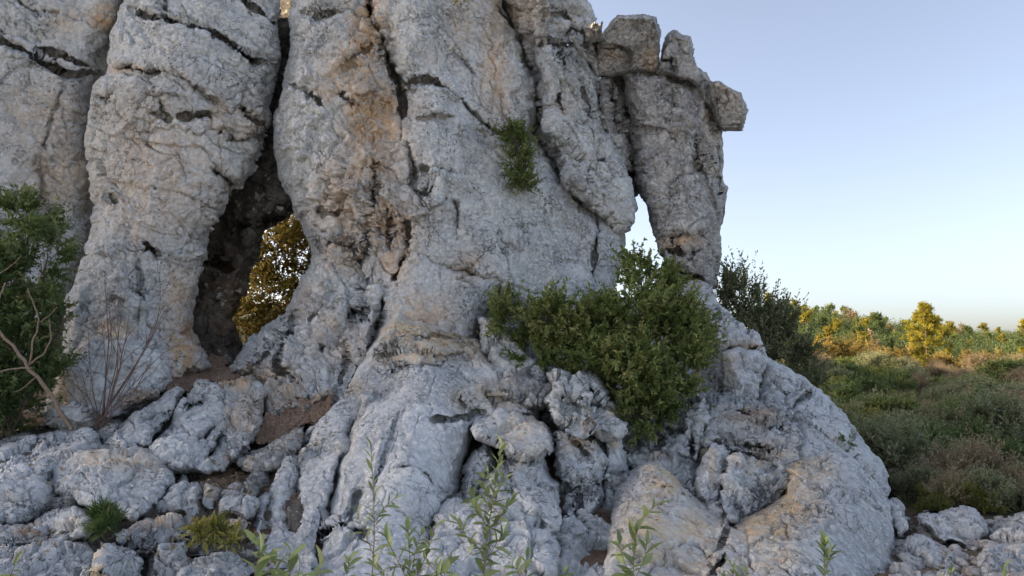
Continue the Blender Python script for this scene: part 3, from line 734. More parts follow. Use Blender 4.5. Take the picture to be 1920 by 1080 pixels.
# right shoulder
rock("rock", [(1318, 566), (1345, 575), (1372, 598), (1412, 622), (1436, 648), (1443, 674), (1424, 660), (1380, 650), (1340, 655), (1300, 680), (1290, 620)],
     [(1320, 600, 8.9), (1420, 650, 8.5), (1340, 650, 8.5)], r=22, t=0.3, back=0.8, blk=0.7, blk_scale=1.8, mat=ROCK_B, stains=[(1400, 648, 40, 8, 0.8)],
     label="sloping pale rock just right of the big bush below the right pillar", cat="rock")
rock("rock", [(1355, 656), (1382, 646), (1424, 655), (1440, 674), (1432, 704), (1418, 745), (1408, 762), (1370, 762), (1352, 745), (1362, 700)],
     [(1370, 670, 8.3), (1430, 680, 8.3), (1390, 740, 7.7)], r=18, t=0.25, back=0.8, blk=0.45, blk_scale=1.6, mat=ROCK_B, stains=[(1372, 690, 14, 30, 0.5)],
     label="upright squared block below the sloping pale rock right of the bush", cat="rock")
rock("rock", [(1300, 660), (1345, 648), (1372, 656), (1366, 750), (1330, 765), (1290, 750)],
     [(1320, 680, 8.5), (1350, 750, 8.0), (1310, 740, 8.1)], r=18, t=0.25, back=0.6, blk=0.7, mat=ROCK_C,
     label="shaded rock tucked behind the right edge of the big bush", cat="rock")
rock("rock_slope", [(1432, 672), (1455, 680), (1480, 691), (1521, 719), (1560, 753), (1598, 800), (1632, 844), (1664, 887), (1667, 922), (1655, 960), (1600, 940), (1500, 900), (1480, 850), (1440, 790), (1405, 765), (1414, 745), (1430, 704)],
     [(1440, 690, 8.3), (1520, 740, 7.9), (1600, 820, 7.3), (1655, 900, 6.9), (1440, 760, 7.7), (1500, 830, 7.0), (1580, 920, 6.5)],
     r=30, t=0.5, back=1.0, blk=0.32, blk_scale=1.2, blk_rot=-0.8, flute=0.02, mat=ROCK_B, edge=3,
     cracks=[([(1525, 722), (1510, 743), (1491, 757), (1486, 775), (1492, 800)], 4, 0.16, 0.03, 30), ([(1603, 808), (1584, 830), (1582, 852)], 6, 0.2, 0.05, 20), ([(1440, 690), (1470, 740), (1480, 780)], 4, 0.05), ([(1540, 800), (1600, 860), (1650, 915)], 4, 0.06)],
     label="long bluish grey slope of rock forming the right shoulder of the outcrop", cat="rock")
rock("rock", [(1310, 757), (1357, 736), (1392, 745), (1421, 752), (1455, 770), (1498, 790), (1502, 862), (1470, 885), (1440, 880), (1410, 858), (1366, 855), (1312, 832)],
     [(1330, 770, 7.3), (1420, 765, 7.3), (1480, 800, 7.1), (1340, 830, 6.9), (1420, 850, 6.6), (1490, 860, 6.5)],
     r=22, t=0.28, back=0.8, blk=0.7, blk_scale=2.2, blk_ani=(0.8, 1, 1.4), mat=ROCK_A, stains=[(1410, 785, 50, 20, 0.55), (1450, 850, 40, 20, 0.4)],
     cracks=[([(1378, 772), (1424, 786), (1430, 797), (1453, 800), (1484, 810)], 5, 0.2, 0.10, 35), ([(1316, 825), (1357, 834), (1381, 832), (1405, 838), (1455, 843)], 4, 0.15, -0.05, 25), ([(1430, 772), (1440, 785), (1432, 800)], 4, 0.12)],
     label="ledged rock with ochre cracks in the middle of the right rocks", cat="rock")
rock("rock", [(1188, 842), (1192, 812), (1225, 775), (1262, 746), (1320, 750), (1326, 822), (1310, 862), (1250, 860)],
     [(1200, 830, 7.2), (1260, 770, 7.5), (1310, 760, 7.4), (1290, 850, 6.9)], r=20, t=0.3, back=0.7, blk=0.85, blk_scale=2.2, mat=ROCK_B,
     cracks=[([(1297, 752), (1300, 800), (1296, 858)], 6, 0.25), ([(1232, 790), (1238, 825), (1230, 845)], 4, 0.15), ([(1240, 800), (1270, 806), (1300, 806)], 4, 0.12)],
     label="blocky pale rock under the lower right edge of the big bush", cat="rock")
rock("rock", [(1165, 882), (1178, 850), (1231, 840), (1280, 850), (1312, 862), (1318, 945), (1280, 940), (1231, 900)],
     [(1190, 860, 6.9), (1290, 870, 6.7), (1300, 930, 6.3)], r=20, t=0.3, back=0.7, blk=0.85, blk_scale=2.4, mat=ROCK_A, stains=[(1230, 850, 40, 14, 0.4)],
     label="low shadowed rock behind the left hump of the ochre boulder", cat="rock")
rock("rock_slab", [(1304, 915), (1314, 862), (1332, 836), (1353, 829), (1368, 852), (1370, 886), (1358, 955), (1340, 968), (1312, 935)],
     [(1345, 840, 6.5), (1320, 920, 6.15), (1355, 940, 6.05)], r=16, t=0.25, back=0.5, blk=0.35, mat=ROCK_B, stains=[(1335, 880, 8, 35, 0.55)],
     label="upright smooth grey slab standing in the hollow behind the ochre boulder", cat="rock")
rock("rock", [(1360, 875), (1380, 840), (1420, 848), (1450, 868), (1476, 896), (1470, 935), (1440, 960), (1376, 985), (1345, 965)],
     [(1385, 850, 6.5), (1460, 890, 6.4), (1400, 950, 5.95)], r=20, t=0.28, back=0.5, blk=0.95, blk_scale=2.6, rough=1.4, mat=ROCK_B, stains=[(1410, 865, 40, 16, 0.6)],
     label="rough pitted stone in the hollow beside the upright smooth slab", cat="rock")
rock("boulder", [(1148, 910), (1174, 887), (1203, 868), (1230, 864), (1256, 890), (1299, 931), (1342, 957), (1377, 972), (1430, 950), (1472, 926), (1470, 890), (1456, 872), (1500, 858), (1573, 844), (1596, 858), (1641, 905), (1672, 945), (1683, 1003), (1681, 1041), (1676, 1130), (1140, 1130), (1148, 990)],
     [(1160, 920, 6.0), (1230, 880, 6.1), (1290, 940, 5.75), (1377, 985, 5.45), (1470, 935, 5.8), (1480, 880, 6.2), (1580, 860, 6.5), (1650, 930, 6.3), (1670, 1040, 5.7), (1200, 1000, 5.1), (1220, 1090, 4.6), (1360, 1090, 4.55), (1500, 1000, 5.2), (1550, 1090, 4.7), (1600, 950, 5.8)],
     r=34, t=0.32, back=0.8, pw=2.4, blk=0.22, blk_scale=1.3, flute=0.014, blk_rot=0.6, rough=0.8, edge=3, mat=ROCK_B,
     cracks=[([(1377, 970), (1368, 985), (1360, 998), (1355, 1022), (1336, 1043)], 3.5, 0.12, 0.03, 30), ([(1360, 1040), (1345, 1062), (1326, 1085)], 4, 0.14, 0.03, 30), ([(1230, 955), (1248, 935)], 3, 0.06)],
     stains=[(1250, 900, 50, 40, 0.9), (1220, 1000, 60, 90, 0.75), (1300, 1000, 70, 60, 0.7), (1430, 980, 60, 50, 0.95), (1480, 930, 60, 50, 0.8), (1500, 880, 70, 30, 0.7), (1440, 1040, 60, 50, 0.5), (1320, 1060, 60, 30, 0.6)],
     label="big rounded saddle shaped boulder with orange streaks at the bottom right", cat="rock")

# central foreground boulders
fb = empty("boulder", P(700, 900, 5.9).tolist(), "large fluted boulder with a long diagonal fissure in the middle foreground", "rock")
rock("boulder_lobe", [(450, 1130), (462, 1040), (465, 1000), (482, 932), (513, 905), (528, 866), (567, 826), (575, 800), (612, 774), (635, 738), (660, 715), (700, 740), (685, 765), (664, 805), (654, 840), (640, 880), (625, 925), (612, 965), (600, 1010), (600, 1130)],
     [(650, 740, 7.2), (620, 790, 6.75), (560, 860, 6.3), (500, 940, 5.8), (470, 1030, 5.3), (600, 950, 5.6), (540, 1030, 5.15), (530, 1110, 4.6), (640, 850, 6.2)],
     r=16, t=0.28, back=0.8, blk=0.27, blk_scale=1.8, blk_rot=-0.45, flute=0.02, mat=ROCK_B, parent=fb, grow=0.4, pw=1.8, fac=0.10, rough=0.62,
     cracks=[([(598, 792), (562, 850), (556, 900), (545, 985)], 12, 0.14, -0.05, 40), ([(510, 920), (500, 960), (495, 1010)], 5, 0.08)])
rock("boulder_lobe", [(676, 757), (655, 742), (640, 735), (660, 700), (690, 655), (712, 620), (745, 585), (790, 596), (850, 618), (892, 640), (918, 670), (955, 698), (985, 730), (1015, 755), (1010, 790), (930, 790), (890, 800), (884, 832), (874, 865), (860, 905), (852, 930), (828, 948), (805, 990), (820, 1060), (820, 1130), (570, 1130), (575, 1000), (606, 963), (620, 925), (634, 880), (649, 840), (660, 805)],
     [(745, 600, 7.9), (880, 645, 7.9), (680, 680, 7.35), (800, 680, 7.15), (940, 710, 7.25), (700, 760, 6.6), (800, 760, 6.45), (980, 760, 6.9), (660, 860, 6.0), (780, 850, 5.85), (860, 880, 6.05), (600, 1000, 5.35), (720, 980, 5.25), (800, 960, 5.5), (600, 1100, 4.7), (780, 1100, 4.7)],
     r=19, t=0.3, back=0.9, blk=0.21, blk_scale=1.4, blk_rot=-0.4, mat=ROCK_B, parent=fb, grow=0.4, pw=1.8, fac=0.10, rough=0.62, edge=3.5,
     blobs=[(800, 645, 100, 35, 0.55), (960, 725, 50, 30, 0.5), (620, 990, 50, 30, 0.6)],
     cracks=[([(700, 665), (760, 652), (830, 668), (880, 660)], 4, 0.08, 0.05, 25), ([(750, 634), (820, 630), (885, 645)], 4, 0.09, 0.05, 20), ([(720, 690), (800, 684), (860, 690)], 3.5, 0.05, 0.03, 22),
             ([(748, 770), (722, 840), (700, 915)], 2.5, 0.05, 0.02, 40), ([(808, 784), (840, 791), (870, 786), (905, 772)], 6, 0.16, 0.06, 30), ([(740, 878), (780, 880), (800, 895), (815, 925)], 4, 0.07, 0.05, 30), ([(672, 920), (662, 950), (650, 975)], 6, 0.12), ([(585, 1000), (640, 985), (690, 1000)], 5, 0.15, 0.10, 30), ([(895, 740), (920, 748), (960, 742)], 4, 0.08), ([(870, 735), (862, 750), (875, 765)], 4, 0.08)],
     stains=[(760, 620, 60, 25, 0.9), (840, 640, 70, 26, 1.0), (780, 665, 90, 16, 0.7), (900, 660, 40, 30, 0.7), (930, 740, 60, 30, 0.6), (870, 745, 30, 30, 0.5), (660, 720, 30, 16, 0.5)])
rock("boulder", [(878, 802), (887, 781), (926, 768), (967, 770), (1000, 778), (1020, 790), (1038, 814), (1038, 842), (1020, 858), (987, 868), (956, 862), (934, 838), (893, 829)],
     [(900, 800, 6.25), (960, 785, 6.35), (1030, 820, 6.2), (960, 845, 5.85)], r=14, t=0.28, back=0.6, blk=0.45, blk_scale=1.8, mat=ROCK_B, stains=[(980, 800, 50, 30, 0.55), (1000, 840, 30, 20, 0.5)],
     grow=0.4, pw=1.8, fac=0.10, rough=0.62, label="flat nosed rounded boulder right of the diagonally fissured boulder", cat="rock")
rock("boulder", [(846, 955), (860, 915), (874, 868), (889, 839), (913, 830), (930, 842), (935, 872), (922, 892), (905, 935), (880, 960)],
     [(890, 850, 6.15), (925, 860, 6.15), (870, 930, 5.85)], r=13, t=0.25, back=0.5, blk=0.39, mat=ROCK_B,
     grow=0.4, pw=1.8, fac=0.10, rough=0.62, label="small smooth oval stone wedged under the flat nosed boulder", cat="rock")
rock("boulder", [(800, 1010), (818, 960), (843, 930), (897, 920), (918, 892), (940, 868), (966, 852), (1018, 854), (1032, 890), (1052, 912), (1050, 958), (1043, 998), (1048, 1035), (1036, 1130), (780, 1130)],
     [(850, 945, 5.6), (960, 870, 5.95), (1030, 900, 5.85), (900, 960, 5.35), (1000, 960, 5.3), (850, 1080, 4.7), (1000, 1080, 4.6)], r=22, t=0.35, back=0.7, blk=0.51, blk_scale=1.9, flute=0.02, mat=ROCK_B,
     cracks=[([(955, 880), (960, 930), (985, 970), (1030, 990)], 6, 0.10, -0.08, 40), ([(900, 930), (880, 990), (850, 1040)], 5, 0.09)],
     grow=0.4, pw=1.8, fac=0.10, rough=0.62, label="bulging pale boulder behind the leafy sprigs in the middle foreground", cat="rock")
rock("boulder", [(1035, 810), (1072, 801), (1123, 814), (1141, 843), (1133, 893), (1130, 912), (1064, 914), (1041, 888), (1035, 850)],
     [(1060, 815, 6.45), (1125, 840, 6.4), (1060, 895, 6.0), (1120, 900, 6.05)], r=14, t=0.28, back=0.6, blk=0.60, blk_scale=2.2, mat=ROCK_B, stains=[(1085, 825, 40, 18, 0.7)],
     cracks=[([(1075, 825), (1090, 840), (1110, 850)], 5, 0.12)],
     grow=0.4, pw=1.8, fac=0.10, rough=0.62, label="rounded boulder directly under the gnarled knob of rock", cat="rock")
rock("boulder", [(1050, 912), (1090, 900), (1130, 903), (1136, 930), (1124, 965), (1146, 998), (1154, 1025), (1146, 1130), (1030, 1130), (1042, 1035), (1041, 1000), (1047, 956)],
     [(1060, 925, 6.0), (1120, 920, 6.0), (1080, 980, 5.6), (1140, 1010, 5.6), (1060, 1090, 4.9), (1130, 1090, 4.95)], r=16, t=0.3, back=0.6, blk=0.80, blk_scale=2.2, mat=ROCK_A,
     cracks=[([(1050, 970), (1085, 985), (1098, 1003)], 5, 0.16, 0.06, 25), ([(1119, 960), (1130, 985), (1144, 998)], 5, 0.2), ([(1080, 915), (1086, 950), (1080, 990)], 4, 0.1)],
     grow=0.4, pw=1.8, fac=0.10, rough=0.62, label="dark cleft boulder low between the bulging boulder and the saddle boulder", cat="rock")
rock("boulder", [(1130, 818), (1172, 812), (1179, 880), (1165, 912), (1160, 1000), (1150, 1060), (1140, 998), (1119, 963), (1131, 928), (1131, 893)],
     [(1150, 830, 6.7), (1170, 880, 6.6), (1140, 980, 6.1)], r=10, t=0.25, back=0.5, blk=0.51, mat=ROCK_B, stains=[(1145, 835, 16, 12, 0.6)],
     grow=0.4, pw=1.8, fac=0.10, rough=0.62, label="narrow upright stone under the right side of the gnarled knob", cat="rock")
rock("boulder", [(1018, 752), (1031, 720), (1029, 703), (1045, 696), (1066, 708), (1088, 699), (1123, 713), (1150, 744), (1160, 773), (1181, 808), (1172, 820), (1134, 822), (1111, 814), (1080, 806), (1049, 802), (1037, 776)],
     [(1035, 710, 6.95), (1090, 710, 6.9), (1160, 790, 6.75), (1060, 780, 6.45), (1120, 790, 6.4)], r=14, t=0.3, back=0.7, blk=0.95, blk_scale=2.3, mat=ROCK_A, stains=[(1150, 775, 14, 10, 0.7), (1115, 800, 14, 16, 0.6)],
     cracks=[([(1060, 745), (1085, 750), (1098, 725), (1110, 740)], 5, 0.14), ([(1112, 745), (1130, 765), (1150, 765)], 5, 0.12), ([(1085, 770), (1090, 800)], 4, 0.1)],
     grow=0.4, pw=1.8, fac=0.1, rough=1.3, label="gnarled grey knob of rock in front of the big bush", cat="rock")
rock("rock", [(940, 715), (950, 700), (976, 693), (1010, 715), (1030, 736), (1022, 765), (1000, 772), (955, 750)],
     [(960, 710, 7.2), (1010, 730, 7.1), (1000, 760, 6.85)], r=10, t=0.2, back=0.5, blk=0.90, blk_scale=2.6, mat=ROCK_C,
     grow=0.4, pw=1.8, fac=0.10, rough=0.62, label="small dark broken rock left of the gnarled knob", cat="rock")
rock("rock", [(900, 590), (960, 610), (1010, 690), (1030, 720), (990, 730), (950, 705), (900, 660)],
     [(920, 620, 8.0), (1000, 700, 7.5), (940, 690, 7.6)], r=13, t=0.25, back=0.5, blk=0.60, mat=ROCK_A,
     grow=0.4, pw=1.8, fac=0.10, rough=0.62, label="dark grey rock face in shade under the left end of the big bush", cat="rock")

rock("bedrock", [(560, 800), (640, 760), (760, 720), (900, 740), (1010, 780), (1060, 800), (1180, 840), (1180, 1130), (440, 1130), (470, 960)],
     [(640, 760, 7.7), (900, 760, 7.5), (1100, 840, 7.1), (480, 980, 6.1), (760, 900, 6.5), (1100, 960, 6.2), (500, 1110, 5.3), (800, 1110, 5.2), (1100, 1110, 5.4)], r=14, t=0.2, back=0.4, blk=0.6, step=3.2, mat=ROCK_D,  # shade of the clefts put into the stone colour
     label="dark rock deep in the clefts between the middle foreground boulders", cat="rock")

# left foreground slabs and stones
bx_ = []
for px_ in (-60, 150, 320, 470, 640):
    for py_ in (720, 800, 900, 1000, 1100):
        bx_.append((px_, py_, 2.70 / (0.28 + (py_ - 670) / 1280.0) + 0.42))
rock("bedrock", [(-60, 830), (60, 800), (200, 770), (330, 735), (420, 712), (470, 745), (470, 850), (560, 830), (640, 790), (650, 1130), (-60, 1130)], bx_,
     r=10, t=0.12, back=0.4, blk=0.70, blk_scale=2.2, stains=[(520, 900, 70, 60, 0.7), (430, 880, 80, 50, 0.6), (300, 950, 90, 40, 0.4), (440, 980, 60, 40, 0.6)], mat=ROCK_D, step=2.4,  # gaps between the stones darkened by colour, in place of shade
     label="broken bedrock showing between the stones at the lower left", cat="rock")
LEFT = [
 ("boulder", [(84, 912), (98, 872), (128, 848), (192, 836), (249, 833), (288, 848), (322, 878), (326, 912), (298, 945), (274, 970), (249, 987), (229, 975), (218, 962), (171, 958), (148, 950), (132, 934), (109, 923)],
  [(100, 890, 6.1), (200, 850, 6.3), (300, 860, 6.25), (150, 935, 5.6), (250, 970, 5.4), (220, 910, 5.75)], dict(r=19, t=0.28, blk=0.33, rough=1.0, mat=ROCK_B, stains=[(220, 870, 80, 24, 0.7), (240, 985, 20, 14, 0.5)]), "broad pitted boulder with a brownish top in the left foreground"),
 ("boulder", [(-60, 850), (0, 832), (50, 813), (117, 800), (158, 800), (185, 820), (190, 842), (128, 862), (101, 880), (84, 905), (58, 893), (-60, 905)],
  [(0, 850, 6.6), (150, 815, 6.9), (60, 880, 6.1), (-50, 890, 6.1)], dict(r=16, t=0.25, blk=0.51, rough=1.0, mat=ROCK_B), "long pale boulder with dark pits below the tall left bush"),
 ("boulder", [(-60, 890), (0, 882), (50, 872), (80, 900), (90, 940), (66, 968), (39, 990), (-60, 1000)],
  [(0, 900, 5.9), (70, 900, 5.9), (20, 970, 5.4), (80, 945, 5.6)], dict(r=19, t=0.3, blk=0.45, rough=1.0, mat=ROCK_B), "blue grey boulder at the left edge beside the broad pitted boulder"),
 ("rock", [(95, 905), (140, 925), (145, 955), (118, 962), (92, 945)], [(118, 940, 5.75)], dict(r=10, t=0.2, blk=0.70, mat=ROCK_C), "small dark stone in the gap left of the broad pitted boulder"),
 ("boulder", [(40, 984), (78, 968), (113, 956), (144, 946), (168, 962), (175, 990), (165, 1008), (132, 1017), (101, 1013), (60, 1005)],
  [(70, 985, 5.35), (150, 965, 5.35), (120, 1005, 5.05)], dict(r=14, t=0.25, blk=0.45, rough=1.0, mat=ROCK_B, stains=[(140, 985, 20, 16, 0.4), (60, 985, 20, 12, 0.4)]), "small rounded boulder left of the dark green grass tuft"),
 ("rock_slab", [(-60, 1003), (30, 986), (82, 988), (96, 1006), (85, 1022), (-60, 1024)], [(0, 1000, 5.15), (80, 1000, 5.15), (20, 1018, 4.95)], dict(r=9, t=0.15, blk=0.60, stains=[(60, 1003, 40, 12, 0.8)]), "thin orange tinged slab above the white rock at the bottom left corner"),
 ("boulder", [(-60, 1016), (78, 1010), (165, 1018), (182, 1034), (186, 1130), (-60, 1130)], [(0, 1020, 4.85), (160, 1025, 4.85), (60, 1090, 4.35), (170, 1090, 4.4)], dict(r=17, t=0.22, blk=0.39, rough=1.0, mat=ROCK_B), "whitish rock filling the bottom left corner"),
 ("boulder", [(180, 1032), (210, 1016), (243, 1036), (260, 1055), (268, 1130), (176, 1130)], [(210, 1025, 4.8), (250, 1060, 4.7), (220, 1090, 4.4)], dict(r=13, t=0.2, blk=0.42, mat=ROCK_B, stains=[(185, 1070, 8, 50, 0.8)]), "small white rock right of the whitish corner rock"),
 ("rock_slab", [(214, 1006), (241, 988), (280, 976), (323, 975), (365, 983), (366, 1005), (337, 1012), (303, 1015), (288, 1030), (233, 1022)], [(240, 1000, 5.2), (340, 985, 5.3), (290, 1020, 5.0)], dict(r=10, t=0.2, blk=0.60, stains=[(320, 982, 50, 12, 0.7)]), "low flat slab with an ochre top right of the dark grass tuft"),
 ("rock", [(245, 1032), (296, 1012), (302, 1036), (281, 1053), (258, 1050)], [(275, 1035, 4.95)], dict(r=9, t=0.18, blk=0.60, mat=ROCK_C), "small dark stone below the low flat slab"),
 ("rock", [(300, 1018), (352, 1008), (348, 1048), (332, 1095), (268, 1095), (282, 1052)], [(320, 1020, 5.0), (300, 1080, 4.7), (340, 1060, 4.8)], dict(r=10, t=0.2, blk=0.60), "grey stone between the low flat slab and the white rock at the bottom"),
 ("boulder", [(325, 1065), (340, 1047), (373, 1037), (424, 1031), (449, 1048), (470, 1068), (476, 1130), (322, 1130)], [(360, 1048, 4.7), (440, 1055, 4.7), (400, 1095, 4.35)], dict(r=14, t=0.22, blk=0.54, rough=1.0, mat=ROCK_B), "jagged white rock at the bottom edge below the light green tuft"),
 ("rock", [(286, 962), (300, 940), (323, 907), (342, 890), (374, 906), (380, 934), (368, 964), (323, 967)], [(310, 940, 5.75), (360, 905, 5.9), (350, 955, 5.55)], dict(r=13, t=0.25, blk=0.42), "rounded grey block right of the broad pitted boulder"),
 ("rock", [(370, 936), (388, 914), (410, 918), (408, 964), (372, 968)], [(390, 940, 5.75)], dict(r=9, t=0.18, blk=0.51, stains=[(395, 925, 16, 12, 0.4)]), "narrow grey block second from the left in the row under the fluted ribs"),
 ("rock", [(402, 942), (415, 914), (447, 906), (470, 924), (484, 944), (474, 968), (436, 970), (406, 964)], [(420, 925, 5.8), (470, 940, 5.75), (440, 960, 5.55)], dict(r=12, t=0.22, blk=0.42), "rounded block beside the left foot of the fissured boulder"),
 ("rock_slab", [(282, 965), (366, 962), (420, 968), (470, 972), (470, 1000), (362, 990), (290, 984)], [(300, 972, 5.55), (460, 985, 5.45), (380, 985, 5.4)], dict(r=7, t=0.12, blk=0.60, stains=[(430, 985, 50, 20, 0.7)]), "low dark ledge beneath the row of rounded grey blocks"),
 ("rock_rib", [(190, 834), (215, 805), (249, 771), (288, 750), (310, 735), (336, 722), (348, 732), (327, 775), (290, 818), (274, 842), (233, 846)], [(220, 815, 6.75), (300, 750, 7.4), (340, 735, 7.6), (260, 830, 6.55)], dict(r=13, t=0.25, blk=0.45, mat=ROCK_B), "leftmost slanting rib of rock below the bare twigs"),
 ("rock_rib", [(276, 845), (300, 815), (323, 786), (331, 755), (365, 715), (408, 710), (420, 738), (424, 790), (392, 815), (374, 840), (369, 882), (323, 885), (294, 862)], [(320, 800, 6.9), (380, 725, 7.6), (410, 760, 7.3), (340, 860, 6.35), (300, 845, 6.5)], dict(r=16, t=0.3, blk=0.39, flute=0.02, mat=ROCK_B, cracks=[([(330, 752), (360, 760), (378, 752)], 5, 0.15)]), "broad pale slanting rib of rock in the middle of the left ribs"),
 ("rock_rib", [(364, 882), (369, 831), (397, 804), (414, 806), (408, 832), (387, 860), (381, 890)], [(400, 812, 6.8), (372, 870, 6.35), (395, 840, 6.55)], dict(r=7, t=0.18, blk=0.42, mat=ROCK_B), "thin slanting rib of rock between two wider ribs"),
 ("rock_rib", [(382, 872), (410, 815), (443, 803), (463, 830), (447, 860), (422, 892), (388, 892)], [(420, 820, 6.8), (455, 830, 6.8), (400, 880, 6.3)], dict(r=12, t=0.22, blk=0.54, stains=[(440, 860, 20, 20, 0.5)]), "short blunt rib of rock right of the thin rib"),
 ("rock", [(404, 718), (440, 712), (472, 706), (498, 726), (495, 762), (488, 800), (460, 850), (435, 868), (412, 830), (398, 806), (414, 760)], [(420, 725, 7.8), (485, 725, 7.8), (420, 800, 7.0), (470, 820, 6.8)], dict(r=14, t=0.25, blk=0.70, blk_scale=2.4, stains=[(440, 718, 40, 16, 0.9), (450, 770, 40, 50, 0.4)]), "brownish rock with an earthy top just below the cave mouth"),
 ("rock", [(436, 866), (497, 829), (540, 805), (570, 790), (568, 830), (519, 878), (475, 890)], [(460, 860, 6.55), (550, 810, 6.85), (510, 870, 6.3)], dict(r=10, t=0.18, blk=0.60, mat=ROCK_C), "dark grey stone below the strip of brown litter"),
 ("rock", [(456, 900), (480, 880), (515, 874), (522, 894), (506, 922), (470, 930)], [(490, 890, 6.15), (480, 920, 5.9)], dict(r=9, t=0.18, blk=0.70, mat=ROCK_C), "small dark hollowed stone beside the left edge of the fissured boulder"),
 ("rock", [(490, 735), (520, 712), (560, 722), (600, 708), (640, 715), (620, 745), (570, 770), (500, 785)], [(510, 735, 7.75), (620, 720, 7.7), (540, 770, 7.35)], dict(r=10, t=0.2, blk=0.90, blk_scale=2.6, stains=[(560, 745, 80, 25, 0.6)]), "broken rubble ledge at the foot of the central crag"),
 ("rock", [(75, 800), (95, 765), (140, 752), (170, 770), (185, 812), (120, 815)], [(110, 780, 7.2), (160, 790, 7.1)], dict(r=10, t=0.2, blk=0.60), "small grey rock at the base of the dead leaning branch"),
 ("rock", [(178, 812), (200, 795), (225, 798), (222, 825), (195, 838)], [(200, 815, 6.95)], dict(r=7, t=0.15, blk=0.51, mat=ROCK_C), "small dark stone just left of the leftmost slanting rib"),
 ("rock", [(218, 740), (240, 735), (300, 728), (300, 745), (250, 768), (225, 775)], [(250, 750, 7.6)], dict(r=7, t=0.12, blk=0.60, stains=[(250, 745, 40, 20, 0.6)], mat=ROCK_C), "brownish stone behind the base of the bare twigs"),
]
for nm, poly, ctrl, kw, lab in LEFT:
    kw.setdefault('rough', 0.8)
    kw['rough'] = min(kw['rough'], 0.85)
    rock(nm, poly, ctrl, grow=0.4, pw=1.8, fac=0.12, label=lab, cat="rock", back=0.5, **{k: v for k, v in kw.items()})

# rubble at the lower right
RUB = [
 ([(1719, 966), (1738, 953), (1767, 956), (1800, 953), (1826, 956), (1838, 973), (1854, 997), (1851, 1024), (1837, 1048), (1812, 1030), (1785, 1020), (1767, 1023), (1750, 1008), (1738, 990), (1726, 987)], [(1740, 970, 6.3), (1820, 965, 6.35), (1840, 1030, 5.9), (1770, 1010, 6.0)], "angular pale boulder on top of the rubble heap at the lower right"),
 ([(1682, 1046), (1691, 1015), (1708, 1002), (1732, 1002), (1754, 1014), (1769, 1033), (1766, 1060), (1766, 1080), (1726, 1075), (1702, 1062)], [(1700, 1015, 5.75), (1750, 1025, 5.75), (1720, 1065, 5.4)], "rounded pinkish grey stone at the left of the rubble heap"),
 ([(1762, 1052), (1794, 1028), (1821, 1042), (1846, 1056), (1840, 1078), (1767, 1078)], [(1795, 1040, 5.65), (1800, 1070, 5.4)], "low triangular stone in the front of the rubble heap"),
 ([(1836, 1044), (1853, 1022), (1895, 1016), (1950, 1020), (1960, 1130), (1840, 1090)], [(1860, 1030, 5.6), (1930, 1030, 5.6), (1890, 1080, 5.2)], "reddish grey boulder at the lower right corner"),
 ([(1850, 1000), (1874, 983), (1895, 974), (1930, 956), (1980, 955), (1980, 1025), (1895, 1020), (1853, 1015)], [(1870, 995, 6.2), (1940, 970, 6.3), (1920, 1010, 5.9)], "light grey boulder at the right edge behind the reddish corner boulder"),
 ([(1655, 934), (1679, 929), (1694, 943), (1697, 966), (1709, 970), (1702, 1000), (1684, 1010), (1676, 985)], [(1670, 945, 6.6), (1695, 985, 6.3), (1682, 970, 6.4)], "small dark stones' upright lump beside the saddle boulder's right flank"),
 ([(1672, 1054), (1720, 1072), (1767, 1078), (1772, 1130), (1668, 1130)], [(1700, 1075, 5.15), (1740, 1090, 5.0), (1690, 1110, 4.9)], "grey stone at the bottom edge right of the saddle boulder"),
 ([(1768, 1078), (1842, 1084), (1850, 1130), (1765, 1130)], [(1800, 1095, 5.0)], "low stone at the bottom edge under the triangular stone"),
]
for poly, ctrl, lab in RUB:
    rock("boulder", poly, ctrl, r=10, t=0.22, back=0.5, blk=0.60, blk_scale=1.9, rough=1.0, mat=ROCK_B, edge=3, stain0=0.12,
         grow=0.0, label=lab.replace("small dark stones' upright lump beside the saddle boulder's right flank", "small dark upright stone touching the right flank of the saddle boulder"), cat="rock", group="boulders in the rubble heap")

# pockets of red-brown litter
for poly, ctrl in [([(486, 815), (505, 786), (535, 772), (575, 755), (606, 750), (608, 764), (580, 780), (545, 790), (508, 816)], [(610, 750, 7.45), (520, 780, 7.34), (470, 850, 6.85), (570, 810, 7.08)]),
                   ([(318, 700), (345, 680), (400, 676), (445, 694), (440, 722), (330, 732)], [(330, 690, 8.75), (430, 695, 8.9), (340, 725, 8.2), (430, 718, 8.3)])]:
    rock("soil", poly, ctrl, r=7, t=0.03, back=0.5, blk=0.22, grow=9, rough=0.8, mat=SOIL, kind="structure", edge=13, stain0=0.2)

# ------------------------------------------------------------------ plants
def unit(v):
    return v / np.maximum(np.linalg.norm(v, axis=-1, keepdims=True), 1e-9)

def leaf_arrays(base, d, up, ln, wd, rng, tint, shape=0.45, fold=0.25):
    """one folded four-point leaf per row"""
    n = len(base)
    side = unit(np.cross(d, up))
    nor = unit(np.cross(side, d))
    m = base + d * (ln * shape)[:, None]
    lf = (wd * fold)[:, None] * nor
    tip = base + d * ln[:, None] - nor * (ln * 0.12 * rng.random(n))[:, None]
    v = np.stack([base, m + side * (wd / 2)[:, None] + lf, tip, m - side * (wd / 2)[:, None] + lf], 1).reshape(-1, 3)
    k = np.arange(n)[:, None] * 4
    f = np.concatenate([k + np.array([[0, 1, 2]]), k + np.array([[0, 2, 3]])])
    return v, f, np.repeat(tint, 4)

